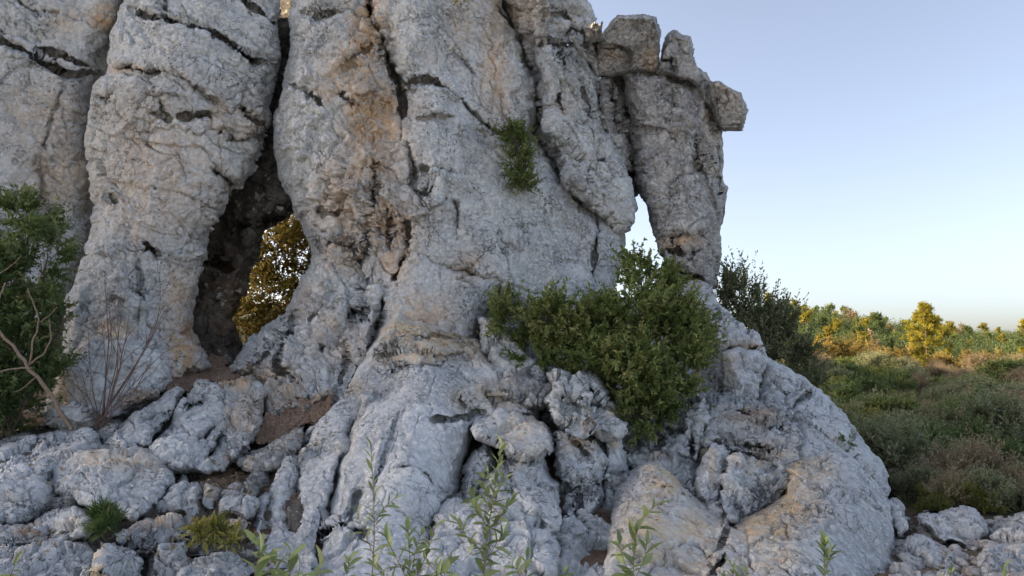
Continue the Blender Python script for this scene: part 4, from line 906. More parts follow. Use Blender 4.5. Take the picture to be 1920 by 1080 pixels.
def tube(pts, r0, r1, k=5):
    pts = np.asarray(pts, float); n = len(pts)
    t = unit(np.gradient(pts, axis=0))
    ref = np.array([0.31, 0.52, 0.8])
    a = unit(np.cross(t, ref)); b = np.cross(t, a)
    rr = np.linspace(r0, r1, n)[:, None, None]
    ang = np.arange(k) / k * 2 * math.pi
    ring = pts[:, None, :] + rr * (np.cos(ang)[None, :, None] * a[:, None, :] + np.sin(ang)[None, :, None] * b[:, None, :])
    idx = np.arange(n * k).reshape(n, k)
    q = np.stack([idx[:-1], np.roll(idx[:-1], -1, 1), np.roll(idx[1:], -1, 1), idx[1:]], -1).reshape(-1, 4)
    return ring.reshape(-1, 3), q

def join(parts):
    V_, F_, o = [], [], 0
    for v, f in parts:
        V_.append(v); F_.append(f + o); o += len(v)
    return np.concatenate(V_), np.concatenate(F_)

def curve(p0, p1, p2, n=6):
    t = np.linspace(0, 1, n)[:, None]
    p0, p1, p2 = map(np.asarray, (p0, p1, p2))
    return (1 - t) ** 2 * p0 + 2 * t * (1 - t) * p1 + t * t * p2

def bush_meshes(blobs, root, n_twig, n_leaf, twig_len, leaf_len, leaf_w, seed, upb=0.5, spread=0.55, inner=0.35, wood=True, droop=0.0, clump=0.0, wr=0.0022, tint0=0.56, tvar=0.22):
    rng = np.random.default_rng(seed)
    B = np.array([list(b[0]) + list(b[1]) for b in blobs], float)
    w = np.array([b[2] if len(b) > 2 else 1.0 for b in blobs], float) * (B[:, 3] * B[:, 4] * B[:, 5]) ** (2 / 3)
    bi = rng.choice(len(B), n_twig, p=w / w.sum())
    nc = max(12, n_twig // (11 if n_twig > 300 else 4))
    cb = rng.choice(len(B), nc, p=w / w.sum())
    cu = unit(rng.normal(size=(nc, 3)) + np.array([0, -0.15, 0.25]))
    cr_ = rng.random(nc) ** 0.5 * (1 - inner) + inner
    ci = rng.integers(0, nc, n_twig)
    bi = cb[ci]
    u = unit(cu[ci] + rng.normal(size=(n_twig, 3)) * 0.20)
    rad = np.clip(cr_[ci] + rng.normal(size=n_twig) * 0.10, 0.1, 1.08)
    ctint = rng.normal(size=nc) * tvar * 0.8
    start = B[bi, :3] + u * B[bi, 3:6] * (rad * 0.86)[:, None]
    d = unit(u * 0.75 + np.array([0, 0, upb]) + rng.normal(size=(n_twig, 3)) * 0.35)
    L = twig_len * (0.55 + 0.9 * rng.random(n_twig))
    bend = rng.normal(size=(n_twig, 3)) * 0.18 + np.array([0, 0, -droop])
    # leaves along each twig
    t = (np.arange(n_leaf) + 0.5) / n_leaf
    t = np.clip(t[None, :] + rng.normal(size=(n_twig, n_leaf)) * 0.05, 0.02, 1)
    pos = start[:, None, :] + d[:, None, :] * (t * L[:, None])[:, :, None] + bend[:, None, :] * (L[:, None] * t ** 2)[:, :, None]
    ld = unit(d[:, None, :] * (0.35 + 0.5 * t[:, :, None]) + rng.normal(size=(n_twig, n_leaf, 3)) * spread)
    up = unit(np.array([0, 0, 1.0]) + rng.normal(size=(n_twig, n_leaf, 3)) * 0.55)
    ll = leaf_len * (0.6 + 0.7 * rng.random((n_twig, n_leaf))) * (1.05 - 0.35 * t)
    tw = rng.normal(size=n_twig) * tvar * 0.6 + ctint[ci]
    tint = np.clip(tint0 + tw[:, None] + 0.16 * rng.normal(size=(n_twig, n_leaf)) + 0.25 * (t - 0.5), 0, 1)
    v, f, ti = leaf_arrays(pos.reshape(-1, 3), ld.reshape(-1, 3), up.reshape(-1, 3), ll.ravel(), ll.ravel() * leaf_w, rng, tint.ravel())
    wv = wf = None
    if wood:
        parts = []
        for i in range(n_twig):
            if i % 2 and n_twig > 400: continue
            p0 = start[i]; p2 = p0 + d[i] * L[i] * 0.95 + bend[i] * L[i]
            parts.append(tube([p0 - d[i] * L[i] * 0.5, p0 + d[i] * L[i] * 0.45, p2], wr, wr * 0.45, 3))
        if root is not None:
            root = np.asarray(root, float)
            for i in range(len(B)):
                c = B[i, :3]
                parts.append(tube(curve(root + rng.normal(size=3) * 0.03, (root + c) / 2 + rng.normal(size=3) * 0.12, c), wr * 6, wr * 2, 5))
                for j in range(6):
                    e = c + unit(rng.normal(size=3)) * B[i, 3:6] * 0.75
                    parts.append(tube(curve((root + 2 * c) / 3, c + rng.normal(size=3) * 0.05, e), wr * 3, wr, 4))
        wv, wf = join(parts)
    return v, f, ti, wv, wf

def bush(name, label, blobs, root, mat, n_twig, n_leaf, twig_len, leaf_len, leaf_w=0.42, seed=1, group=None, cat="bush", leafname="foliage", woodname="stem", bark=None, **kw):
    v, f, ti, wv, wf = bush_meshes(blobs, root, n_twig, n_leaf, twig_len, leaf_len, leaf_w, seed, **kw)
    org = np.asarray(root, float)
    e = empty(name, org.tolist(), label, cat, group)
    link(leafname, mesh_np(leafname, v - org, [f], {"tint": ti}, [mat], smooth=False), e)
    if wv is not None:
        link(woodname, mesh_np(woodname, wv - org, [wf], None, [bark or BARK]), e)
    return e

def pb(px, py, Y, rpx, rpy=None, ry=None, w=1.0):
    """ellipsoid: photo pixel centre, ground distance, radii in photo pixels"""
    k = Y / F_PX
    return (P(px, py, Y), (rpx * k, (ry if ry else rpx * k), (rpy or rpx) * k), w)

def dup(root, loc, rz=0.0, sc=1.0, label=None, group=None, zs=1.0):
    r = root.copy(); COL.objects.link(r)
    r.location = loc; r.rotation_euler = (0, 0, rz); r.scale = (sc, sc, sc * zs)
    if label: r["label"] = label
    if group: r["group"] = group
    for ch in list(root.children):
        c = ch.copy(); COL.objects.link(c); c.parent = r
    return r

# the big bush in the middle of the outcrop
Yb = 7.35
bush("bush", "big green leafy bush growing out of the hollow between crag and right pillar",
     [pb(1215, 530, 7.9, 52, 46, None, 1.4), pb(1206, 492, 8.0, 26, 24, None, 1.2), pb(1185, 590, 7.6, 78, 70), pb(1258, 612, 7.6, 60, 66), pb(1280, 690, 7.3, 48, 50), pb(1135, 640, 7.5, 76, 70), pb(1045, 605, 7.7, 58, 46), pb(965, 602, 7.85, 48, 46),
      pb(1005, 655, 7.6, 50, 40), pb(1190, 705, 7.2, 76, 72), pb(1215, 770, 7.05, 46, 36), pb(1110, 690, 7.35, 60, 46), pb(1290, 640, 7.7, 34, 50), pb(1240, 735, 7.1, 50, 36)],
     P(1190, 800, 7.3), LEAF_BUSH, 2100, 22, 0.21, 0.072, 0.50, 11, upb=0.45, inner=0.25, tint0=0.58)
# tall bush on the left edge
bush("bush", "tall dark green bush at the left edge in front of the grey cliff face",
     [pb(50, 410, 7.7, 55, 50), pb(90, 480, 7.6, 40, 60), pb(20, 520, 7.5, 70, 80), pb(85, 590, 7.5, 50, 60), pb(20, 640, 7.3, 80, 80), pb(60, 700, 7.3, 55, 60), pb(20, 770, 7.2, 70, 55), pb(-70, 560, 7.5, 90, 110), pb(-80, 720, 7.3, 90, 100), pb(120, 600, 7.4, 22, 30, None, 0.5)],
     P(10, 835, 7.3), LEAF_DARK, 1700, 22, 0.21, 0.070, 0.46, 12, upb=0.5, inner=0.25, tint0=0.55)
# bush behind the right end
bush("bush", "upright grey green bush rising behind the right end of the outcrop",
     [pb(1350, 540, 10.2, 26, 36), pb(1385, 555, 10.2, 34, 44), pb(1420, 590, 10.2, 36, 48), pb(1462, 625, 10.2, 30, 42), pb(1440, 650, 10.0, 40, 40), pb(1490, 665, 10.2, 26, 40), pb(1400, 620, 10.2, 40, 50), pb(1500, 700, 10.2, 40, 50)],
     P(1430, 800, 10.3), LEAF_OLIVE, 900, 20, 0.34, 0.075, 0.40, 13, upb=1.1, inner=0.3, spread=0.4, tint0=0.35)
bush("bush", "small green bush clinging to the smooth slab of the crag",
     [pb(962, 262, 8.75, 22, 26), pb(968, 305, 8.7, 26, 28), pb(980, 338, 8.7, 24, 20), pb(955, 240, 8.8, 14, 14)],
     P(975, 350, 8.75), LEAF_BUSH, 230, 20, 0.16, 0.055, 0.44, 14, upb=0.4, tint0=0.45)
bush("bush", "golden sunlit bush seen through the cave opening",
     [pb(520, 430, 15.2, 110, 90), pb(500, 560, 15.0, 110, 90), pb(560, 500, 15.4, 90, 110), pb(430, 620, 15.0, 90, 90), pb(560, 640, 15.2, 90, 90), pb(470, 740, 15, 130, 90)],
     P(500, 790, 15.2), LEAF_AUTUMN, 3000, 16, 0.35, 0.095, 0.5, 15, upb=0.3, tint0=0.6)
bush("plant", "small bright green tuft at the very top edge of the crag", [pb(866, -4, 8.95, 14, 12)], P(866, 8, 9.0), LEAF_YELLOW, 26, 10, 0.08, 0.05, 0.5, 16, cat="plant", wood=False)
bush("plant", "tiny green plant in the notch of the long right slope", [pb(1590, 826, 6.95, 10, 9)], P(1590, 838, 6.98), LEAF_DARK, 24, 10, 0.06, 0.03, 0.45, 17, cat="plant", wood=False)

# tufts between the left stones
bush("grass_tuft", "dark green mossy tuft between the stones at the lower left", [pb(200, 972, 5.15, 14, 14), pb(190, 998, 5.0, 9, 14), pb(210, 990, 5.05, 6, 8)], P(196, 1022, 5.05), LEAF_DARK, 110, 8, 0.08, 0.10, 0.08, 18, cat="grass", wood=False, upb=1.2, droop=0.3, spread=0.4, tint0=0.15)
bush("plant", "light green leafy tuft above the jagged white rock at the bottom left", [pb(385, 1005, 4.75, 24, 14), pb(432, 1018, 4.75, 18, 10), pb(360, 1022, 4.7, 8, 8)], P(395, 1040, 4.8), LEAF_YELLOW, 46, 6, 0.12, 0.10, 0.26, 19, cat="plant", wood=False, upb=0.9, droop=0.5, tint0=0.75)

# ---- bare twigs and the dead branch on the left
def wood_thing(name, label, cat, root, lines, mat, partname="branch"):
    e = empty(name, root.tolist(), label, cat)
    for pts, r0, r1 in lines:
        pts = np.asarray(pts)
        n = max(6, 3 * len(pts))
        t = np.linspace(0, 1, len(pts)); tt = np.linspace(0, 1, n)
        sm = np.stack([np.interp(tt, t, pts[:, i]) for i in range(3)], 1)
        sm[1:-1] = (sm[:-2] + 2 * sm[1:-1] + sm[2:]) / 4
        sm[1:-1] += RNG.normal(size=(n - 2, 3)) * r0 * 0.5
        v, f = tube(sm, r0, r1, 6)
        link(partname, mesh_np(partname, v - root, [f], None, [mat]), e)
    return e
def pl(*pp):
    return np.array([P(*p) for p in pp])
wood_thing("dead_branch", "pale dead branch leaning across the left bush", "branch", P(135, 805, 6.95),
    [(pl((135, 805, 6.95), (95, 740, 6.9), (60, 690, 6.85), (20, 640, 6.8), (-30, 590, 6.8)), 0.022, 0.013),
     (pl((60, 690, 6.85), (25, 692, 6.8), (-20, 700, 6.75)), 0.011, 0.007), (pl((55, 684, 6.85), (85, 660, 6.8), (97, 632, 6.8), (92, 600, 6.75)), 0.010, 0.004),
     (pl((55, 684, 6.85), (62, 640, 6.8), (75, 600, 6.8), (60, 560, 6.75), (52, 540, 6.75)), 0.010, 0.004), (pl((75, 605, 6.8), (95, 590, 6.8), (108, 575, 6.8)), 0.005, 0.003), (pl((10, 530, 6.8), (0, 560, 6.8), (-10, 600, 6.8)), 0.008, 0.005),
     (pl((-10, 520, 6.8), (20, 500, 6.75), (40, 480, 6.75)), 0.005, 0.003), (pl((70, 705, 6.85), (40, 730, 6.8), (25, 735, 6.8)), 0.006, 0.003)], TWIG)
tw = []
b0 = (185, 800, 7.0)
for tip, midp, r0 in [((196, 524), (205, 640), .007), ((242, 590), (225, 690), .009), ((302, 604), (240, 710), .008), ((238, 645), (215, 720), .008), ((310, 580), (270, 660), .006), ((165, 615), (170, 710), .005), ((222, 555), (222, 660), .005), ((150, 690), (165, 745), .005), ((118, 720), (150, 760), .005), ((285, 670), (250, 740), .006), ((250, 755), (215, 780), .005), ((300, 495), (300, 600), .004), ((345, 640), (300, 665), .004), ((190, 600), (200, 690), .004), ((130, 680), (155, 740), .004), ((260, 700), (225, 760), .005), ((205, 575), (210, 650), .004)]:
    yy = 7.0 + RNG.uniform(-0.2, 0.12)
    tw.append((pl((b0[0] + RNG.uniform(-12, 12), b0[1], 7.0), (midp[0], midp[1], yy), (tip[0], tip[1], yy - 0.05)), r0 * 1.15, 0.0022))
for (pts, r0, r1) in list(tw)[:12]:
    for q_ in range(3):
        f_ = RNG.uniform(0.35, 0.85)
        i_ = 0 if f_ < 0.5 else 1
        a_ = pts[i_] + (pts[i_ + 1] - pts[i_]) * ((f_ * 2) % 1)
        dd = (pts[2] - pts[0]); ln_ = np.linalg.norm(dd) * RNG.uniform(0.18, 0.42)
        e_ = a_ + unit(dd + RNG.normal(size=3) * np.linalg.norm(dd) * 0.45) * ln_
        tw.append((np.array([a_, (a_ + e_) / 2 + RNG.normal(size=3) * 0.02, e_]), r0 * 0.5, 0.0015))
wood_thing("bare_shrub", "leafless reddish twigs standing before the left pillar", "shrub", P(185, 800, 7.0), tw, TWIG_RED, "twig")

# ---- leafy sprigs close to the camera: every leaf is a part
def leaf_mesh(name, ln, wd, tint, curl):
    n = 5
    t = np.linspace(0, 1, n)
    w = wd / 2 * np.sin(np.pi * np.clip(t * 0.94 + 0.05, 0, 1)) ** 0.8
    y = t * ln; z = -curl * ln * t ** 2
    v = np.concatenate([np.stack([-w, y, z + w * 0.45], 1), np.stack([0 * w, y, z], 1), np.stack([w, y, z + w * 0.45], 1)])
    q = []
    for i in range(n - 1):
        q += [[i, n + i, n + i + 1, i + 1], [n + i, 2 * n + i, 2 * n + i + 1, n + i + 1]]
    return mesh_np(name, v, [np.array(q)], {"tint": np.clip(tint + 0.15 * (np.tile(t, 3) - 0.5), 0, 1)}, [LEAF_SPRIG])
LEAFS = [leaf_mesh("leaf", 1.0, w_, t_, c_) for w_, t_, c_ in ((0.36, 0.25, 0.1), (0.40, 0.5, 0.25), (0.32, 0.65, 0.0), (0.42, 0.85, 0.35), (0.30, 0.4, 0.15))]
NARROW = [leaf_mesh("leaf", 1.0, w_, t_, c_) for w_, t_, c_ in ((0.22, 0.3, 0.1), (0.26, 0.55, 0.2), (0.20, 0.7, 0.05))]

def sprig(name, label, stems, Y, leaf_px, leaves=LEAFS, dens=1.0, tilt=0.9, group=None, cat="plant", seed=0, tiponly=0.0):
    rng = np.random.default_rng(seed)
    root = P(stems[0][0][0], stems[0][0][1], Y)
    e = empty(name, root.tolist(), label, cat, group)
    k = Y / F_PX
    count = 0
    for si, pts in enumerate(stems):
        pp = np.array([P(x, y, Y + (rng.uniform(-0.06, 0.06) if j else 0)) for j, (x, y) in enumerate(pts)])
        L = np.linalg.norm(np.diff(pp, axis=0), axis=1).sum()
        tt = np.linspace(0, 1, 14); t0 = np.linspace(0, 1, len(pp))
        sm = np.stack([np.interp(tt, t0, pp[:, i]) for i in range(3)], 1)
        v, f = tube(sm, 0.0032 if si == 0 else 0.0022, 0.0012, 5)
        link("stem", mesh_np("stem", v - root, [f], None, [TWIG]), e)
        n = max(5, int(L / (leaf_px * k) * 5.4 * dens))
        for j in range(n):
            t = tiponly + (1 - tiponly) * (j + 0.6) / n
            p = np.array([np.interp(t, tt, sm[:, i]) for i in range(3)])
            d = unit(np.array([np.interp(min(1, t + 0.05), tt, sm[:, i]) - np.interp(max(0, t - 0.05), tt, sm[:, i]) for i in range(3)]))
            ang = j * 2.4 + rng.normal() * 0.4
            a = unit(np.cross(d, np.array([0.2, 1, 0.1]))); b = np.cross(d, a)
            rad = a * math.cos(ang) + b * math.sin(ang)
            ld = unit(d * (0.45 + 0.8 * t ** 3) + rad * tilt * (1 - 0.5 * t ** 3) + rng.normal(size=3) * 0.12)
            up = unit(d * 1.0 - ld * np.dot(d, ld) + np.array([0, 0, 0.3]) + rng.normal(size=3) * 0.2)
            x = unit(np.cross(ld, up)); z = np.cross(x, ld)
            s_ = 1.02 * leaf_px * k * rng.uniform(0.55, 1.15) * (1.0 - 0.3 * t)
            o = link("leaf", leaves[int(rng.integers(len(leaves)))], e)
            M = Matrix([[x[0] * s_, ld[0] * s_, z[0] * s_, p[0] - root[0]], [x[1] * s_, ld[1] * s_, z[1] * s_, p[1] - root[1]], [x[2] * s_, ld[2] * s_, z[2] * s_, p[2] - root[2]], [0, 0, 0, 1]])
            o.matrix_local = M
            count += 1
    return e

sprig("plant", "tall thin sprig with narrow leaves in front of the fissured boulder", [[(696, 1120), (702, 1000), (700, 920), (695, 832)], [(702, 980), (722, 950), (745, 930)], [(700, 1040), (680, 990), (668, 960)]], 3.3, 34, NARROW, 0.75, 0.8, seed=1)
sprig("plant", "leafy sprig with a bright crown at the centre of the bottom edge", [[(905, 1120), (912, 1010), (925, 930), (940, 835)], [(914, 1000), (945, 960), (962, 935)], [(912, 985), (890, 950), (880, 925)], [(915, 960), (935, 915), (950, 895)], [(908, 1040), (870, 1000), (855, 975)], [(916, 940), (905, 905), (915, 885)], [(906, 1060), (930, 1020), (945, 1000)]], 3.2, 34, LEAFS, 1.0, 0.8, seed=2)
sprig("plant", "pale green low sprig cluster left of the crowned sprig at the bottom", [[(770, 1120), (768, 1040), (765, 985)], [(770, 1100), (740, 1040), (722, 1005)], [(772, 1100), (800, 1040), (815, 990)], [(760, 1110), (720, 1080), (700, 1060)], [(775, 1110), (820, 1080), (835, 1060)], [(770, 1080), (780, 1030), (790, 1000)]], 3.1, 40, LEAFS, 0.9, 0.9, seed=3)
sprig("plant", "green sprig at the bottom edge before the left hump of the saddle boulder", [[(1185, 1130), (1188, 1050), (1192, 995)], [(1186, 1090), (1165, 1040), (1160, 1010)], [(1188, 1090), (1210, 1045), (1212, 1015)], [(1190, 1010), (1205, 970), (1232, 945)]], 3.2, 44, LEAFS, 0.85, 0.8, seed=4)
sprig("plant", "short green sprig at the bottom edge beside the crack of the saddle boulder", [[(1372, 1130), (1374, 1085), (1375, 1058)], [(1372, 1110), (1390, 1080), (1398, 1070)]], 3.2, 34, LEAFS, 1.0, 0.8, seed=5)
sprig("plant", "small yellowish sprig in front of the orange stained saddle boulder", [[(1548, 1130), (1546, 1060), (1545, 1018)], [(1547, 1075), (1556, 1045), (1560, 1030)]], 3.3, 32, LEAFS, 0.9, 0.6, seed=6, tiponly=0.3)
sprig("plant", "bright little sprig at the bottom edge right of the crowned sprig", [[(985, 1130), (985, 1075), (988, 1042)], [(985, 1100), (970, 1070), (960, 1058)]], 3.1, 34, LEAFS, 0.9, 0.8, seed=7)
sprig("plant", "broad leaved bright sprig at the bottom edge under the fissured boulder", [[(560, 1150), (558, 1100), (562, 1060)], [(556, 1130), (525, 1080), (510, 1045)], [(562, 1130), (590, 1090), (600, 1065)], [(540, 1120), (500, 1060), (485, 1020)], [(550, 1110), (540, 1060), (545, 1030)], [(480, 1120), (478, 1070), (490, 1030)]], 2.9, 52, LEAFS, 0.8, 0.8, seed=8)
sprig("plant", "single pale leaved shoot in the bottom left corner", [[(10, 1130), (18, 1085), (28, 1058)]], 2.9, 48, LEAFS, 0.6, 0.6, seed=9)
sprig("plant", "pale shoot at the bottom edge before the low triangular stone", [[(1780, 1130), (1782, 1090), (1784, 1062)]], 3.2, 28, LEAFS, 0.9, 0.6, seed=10)
sprig("plant", "pale shoot at the bottom edge before the reddish corner boulder", [[(1880, 1130), (1882, 1090), (1884, 1064)]], 3.2, 28, LEAFS, 0.9, 0.6, seed=11)
sprig("plant", "small drooping sprig in the middle of the bottom edge", [[(830, 1130), (832, 1080), (845, 1045)], [(832, 1100), (815, 1070), (800, 1050)], [(640, 1130), (650, 1080), (655, 1050)], [(1050, 1130), (1052, 1090), (1060, 1070)]], 3.0, 34, LEAFS, 0.8, 0.8, seed=12)

# ---- scrub to the right of the outcrop
def proto(name, cat, mat, blobs, n_twig, n_leaf, tl, ll, lw, seed, leafname="foliage", woodname="stem", **kw):
    v, f, ti, wv, wf = bush_meshes(blobs, (0, 0, 0), n_twig, n_leaf, tl, ll, lw, seed, **kw)
    e = bpy.data.objects.new(name, None); COL.objects.link(e); e["category"] = cat
    link(leafname, mesh_np(leafname, v, [f], {"tint": ti}, [mat], smooth=False), e)
    if wv is not None: link(woodname, mesh_np(woodname, wv, [wf], None, [BARK]), e)
    return e
def rb(n, r, h, s, seed):
    g = np.random.default_rng(seed)
    return [((g.uniform(-r, r), g.uniform(-r, r), g.uniform(0.35, 0.8) * h), (s * g.uniform(.7, 1.2), s * g.uniform(.7, 1.2), s * g.uniform(.6, 1.0)), 1) for _ in range(n)]
G_SCRUB = "shrubs of the scrub right of the outcrop"
SHR = [
 (proto("shrub", "shrub", LEAF_DARK, rb(6, .45, 1.1, .38, 1), 620, 15, .24, .075, .5, 31), "rounded dark green shrub in the shaded scrub right of the outcrop"),
 (proto("shrub", "shrub", LEAF_OLIVE, rb(7, .5, 1.0, .34, 2), 620, 15, .26, .075, .38, 32, upb=.8), "grey green shrub with upright shoots in the scrub right of the outcrop"),
 (proto("shrub", "shrub", LEAF_BUSH, rb(6, .5, 1.0, .36, 3), 620, 15, .24, .072, .48, 33), "mid green leafy shrub in the scrub right of the outcrop"),
 (proto("shrub", "shrub", LEAF_BROWN, rb(6, .5, .9, .34, 4), 620, 13, .30, .080, .20, 34, upb=.9), "dry brown shrub in the scrub right of the outcrop"),
 (proto("shrub", "shrub", LEAF_YELLOW, rb(6, .45, 1.0, .34, 5), 600, 15, .24, .075, .48, 35, upb=.6), "yellowish green shrub in the scrub right of the outcrop"),
 (proto("shrub", "shrub", LEAF_GOLD, rb(6, .45, 1.0, .36, 6), 600, 15, .24, .075, .45, 36, upb=.6), "golden shrub"),
]
used = set()
def put(kind, x, y, sc, label=None, group=None, zs=1.0, z=None):
    pr, lab = SHR[kind]
    rz = RNG.uniform(0, 6.28)
    loc = (x, y, (tz(x, y) if z is None else z) - 0.05)
    if kind not in used:
        used.add(kind); o = pr
        o.location = loc; o.rotation_euler = (0, 0, rz); o.scale = (sc, sc, sc * zs)
        o["label"] = label or lab
        if group or not label: o["group"] = group or G_SCRUB
        return o
    o = dup(pr, loc, rz, sc, label or lab, (group or G_SCRUB) if not label else (group or None), zs)
    if label and not group and "group" in o.keys(): del o["group"]
    return o
def at(px, Y):
    return (px - 960) / F_PX * Y * 1.0, Y

# the ones that stand out
for kind, px, Y, sc, lab, zs in [
    (0, 1850, 11.2, 1.05, "large dark green shrub right of the long rock slope near the right edge", 1.0),
    (0, 1765, 12.6, 0.95, "dark green shrub left of the large dark one beside the slope", 1.0),
    (1, 1790, 9.8, 0.85, "pale grey green shrub with light tips in front of the large dark shrub", 0.9),
    (3, 1800, 8.0, 0.68, "dry brown bushy clump behind the rubble heap", 1.0),
    (3, 1740, 7.9, 0.5, "smaller dry brown clump left of the bushy brown clump by the rubble", 0.9),
    (3, 1870, 7.9, 0.52, "dry brown clump right of the bushy brown clump by the rubble", 0.9),
    (1, 1690, 9.6, 0.62, "grey green shrub touching the lower end of the long rock slope", 0.9),
    (4, 1900, 9.4, 0.66, "yellow green shrub at the right edge above the rubble", 0.9),
    (1, 1640, 11.0, 0.9, "grey green shrub just beyond the crest of the long rock slope", 0.9),
    (3, 1690, 12.4, 0.9, "wide brown shrub midway between slope and dark shrubs", 0.8),
    (4, 1620, 24.0, 1.1, "bright green low shrub in front of the golden bushes", 0.6),
    (4, 1560, 21.0, 1.0, "bright green low shrub beside the upright grey green bush", 0.6)]:
    x, y = at(px, Y)
    put(kind, x, y, sc, lab, None, zs)
def where(px, Y):
    a = "close behind the rock slope" if Y < 13 else "in the near hollow" if Y < 19 else "in the mid hollow" if Y < 28 else "in the far hollow"
    b = "by the upright grey bush" if px < 1560 else "left of the pine" if px < 1700 else "below the pine" if px < 1800 else "toward the right edge"
    return a + ", " + b
KN = ["rounded dark green shrub", "grey green shrub", "mid green leafy shrub", "dry brown shrub", "yellow green shrub"]
n = 0
Y = 9.2
while Y < 42:
    hw0, hw1 = (1470 if Y < 14 else 1380), 1990
    stepx = (0.86 + 0.024 * Y)
    x = (hw0 - 960) / F_PX * Y + RNG.uniform(0, stepx)
    while x < (hw1 - 960) / F_PX * Y:
        k = int(RNG.choice([0, 1, 2, 3, 4], p=[.05, .36, .13, .26, .20] if Y < 26 else [.06, .28, .16, .30, .20]))
        sc = (1.12 if Y < 20 else 1.0 + 0.008 * (Y - 20)) * RNG.uniform(0.72, 1.3)
        px = 960 + x / Y * F_PX
        if not (Y < 12.6 and px > 1690) and not (Y < 9.8 and px < 1660) and not (Y < 11 and px < 1520):
            put(k, x + RNG.uniform(-.2, .2), Y + RNG.uniform(-.3, .3), sc, KN[k] + " " + where(px, Y), G_SCRUB, RNG.uniform(0.7, 1.0)); n += 1
        x += stepx * RNG.uniform(0.8, 1.25)
    Y *= 1.098


for kind, px, Y, sc in [(1, 1712, 7.6, .42), (3, 1760, 7.3, .40), (4, 1800, 7.2, .36), (1, 1835, 7.35, .42), (3, 1905, 7.3, .44), (0, 1940, 7.6, .5), (1, 1880, 7.5, .42), (4, 1725, 7.2, .3)]:
    x, y = at(px, Y)
    put(kind, x, y, sc, KN[kind].replace("shrub", "low plant") + " right behind the rubble heap", G_SCRUB, 1.0)

# sunlit golden bushes at the edge of the shade
for kind, px, Y, sc, lab in [
    (5, 1530, 44, 1.9, "golden bush at the left of the sunlit patch below the wooded hill"), (5, 1562, 46, 2.1, "largest golden bush in the sunlit patch below the wooded hill"), (5, 1590, 45, 1.8, "orange bush right of the largest golden bush"),
    (5, 1640, 43, 1.3, "small round golden bush left of its twin before the pine"), (5, 1662, 43, 1.5, "round orange bush between the golden patch and the pine"), (5, 1765, 42.5, 1.3, "golden bush at the right foot of the tall pine"),
    (5, 1828, 40.5, 1.5, "sunlit yellow bush on the slope right of the tall pine"), (5, 1862, 42, 1.1, "small sunlit yellow bush at the right of the sunlit yellow bush")]:
    x, y = at(px, Y); put(kind, x, y, sc, lab)

# the tall pine
def pine(px, pyb, pyt, Y, seed):
    g = np.random.default_rng(seed)
    k = Y / F_PX
    base = P(px, pyb, Y); h = (pyb - pyt) * k
    base[2] = base[2]
    blobs = []
    h *= 1.06
    prof = [(0.10, 0.26), (0.16, 0.32), (0.24, 0.35), (0.33, 0.32), (0.42, 0.27), (0.50, 0.25), (0.58, 0.25), (0.66, 0.22), (0.74, 0.18), (0.82, 0.14), (0.90, 0.09), (0.97, 0.03)]
    for t, w in prof:
        m = 8 if t < 0.5 else 6
        for j in range(m):
            a = j / m * 6.28 + g.uniform(-.5, .5); rr = w * h * g.uniform(0.45, 1.0)
            s = h * g.uniform(0.035, 0.06)
            blobs.append((base + np.array([math.cos(a) * rr, math.sin(a) * rr, t * h + g.uniform(-.03, .03) * h]), (s * 1.5, s * 1.5, s), 1))
    e = empty("pine_tree", base.tolist(), "tall sunlit pine tree standing out against the wooded hill", "tree")
    v, f, ti, wv, wf = bush_meshes(blobs, None, 3200, 13, 0.22, 0.15, 0.20, seed, upb=0.5, inner=0.2, spread=0.5, wood=False)
    link("crown", mesh_np("crown", v - base, [f], {"tint": ti}, [LEAF_PINE], smooth=False), e)
    parts = [tube(curve(base, base + np.array([0.06, 0, h * .5]), base + np.array([0, 0, h * .96])), 0.10, 0.02, 8)]
    for c, r, _ in blobs[::2]:
        z0 = base + np.array([0, 0, max(0.2, (c[2] - base[2]) - 0.25)])
        parts.append(tube(curve(z0, (z0 + c) / 2 + np.array([0, 0, -.05]), c), 0.025, 0.008, 4))
    wv, wf = join(parts)
    link("trunk", mesh_np("trunk", wv - base, [wf], None, [BARK]), e)
xx, yy = at(1740, 46)
gz = tz(xx, yy)
pine(1740, 540 + 0 + (670 - 540) + (CAM_Z - gz) * F_PX / 46, 582, 46, 77)

# trees on the hill
def tree_proto(mat, seed, h, w, cone):
    g = np.random.default_rng(seed)
    bl = []
    for i in range(9):
        t = g.uniform(0.3, 0.92)
        rr = w * (1 - cone * t) * g.uniform(0, .7); a = g.uniform(0, 6.28)
        s = w * 0.55 * (1.1 - cone * t * 0.8)
        bl.append(((math.cos(a) * rr, math.sin(a) * rr, t * h), (s, s, s * 0.9), 1))
    e = bpy.data.objects.new("tree", None); COL.objects.link(e); e["category"] = "tree"
    v, f, ti, wv, wf = bush_meshes(bl, None, 420, 9, 0.36, 0.17, 0.5, seed, wood=False, inner=0.3)
    link("crown", mesh_np("crown", v, [f], {"tint": ti}, [mat], smooth=False), e)
    tv, tf = tube([(0, 0, -0.3), (0.05, 0, h * .4), (0, 0, h * .8)], 0.12, 0.04, 6)
    link("trunk", mesh_np("trunk", tv, [tf], None, [BARK]), e)
    return e
TREES = [(tree_proto(LEAF_DARK, 51, 3.0, 0.85, .4), "dark green round tree of the wood on the far hill"), (tree_proto(LEAF_BUSH, 52, 3.0, 1.1, .2), "mid green bushy tree of the wood on the far hill"),
         (tree_proto(LEAF_PINE, 53, 3.9, 0.9, .65), "pointed yellow green pine of the wood on the far hill"), (tree_proto(LEAF_BROWN, 54, 2.6, 1.1, .2), "low brown crowned tree of the wood on the far hill")]
tused = set()
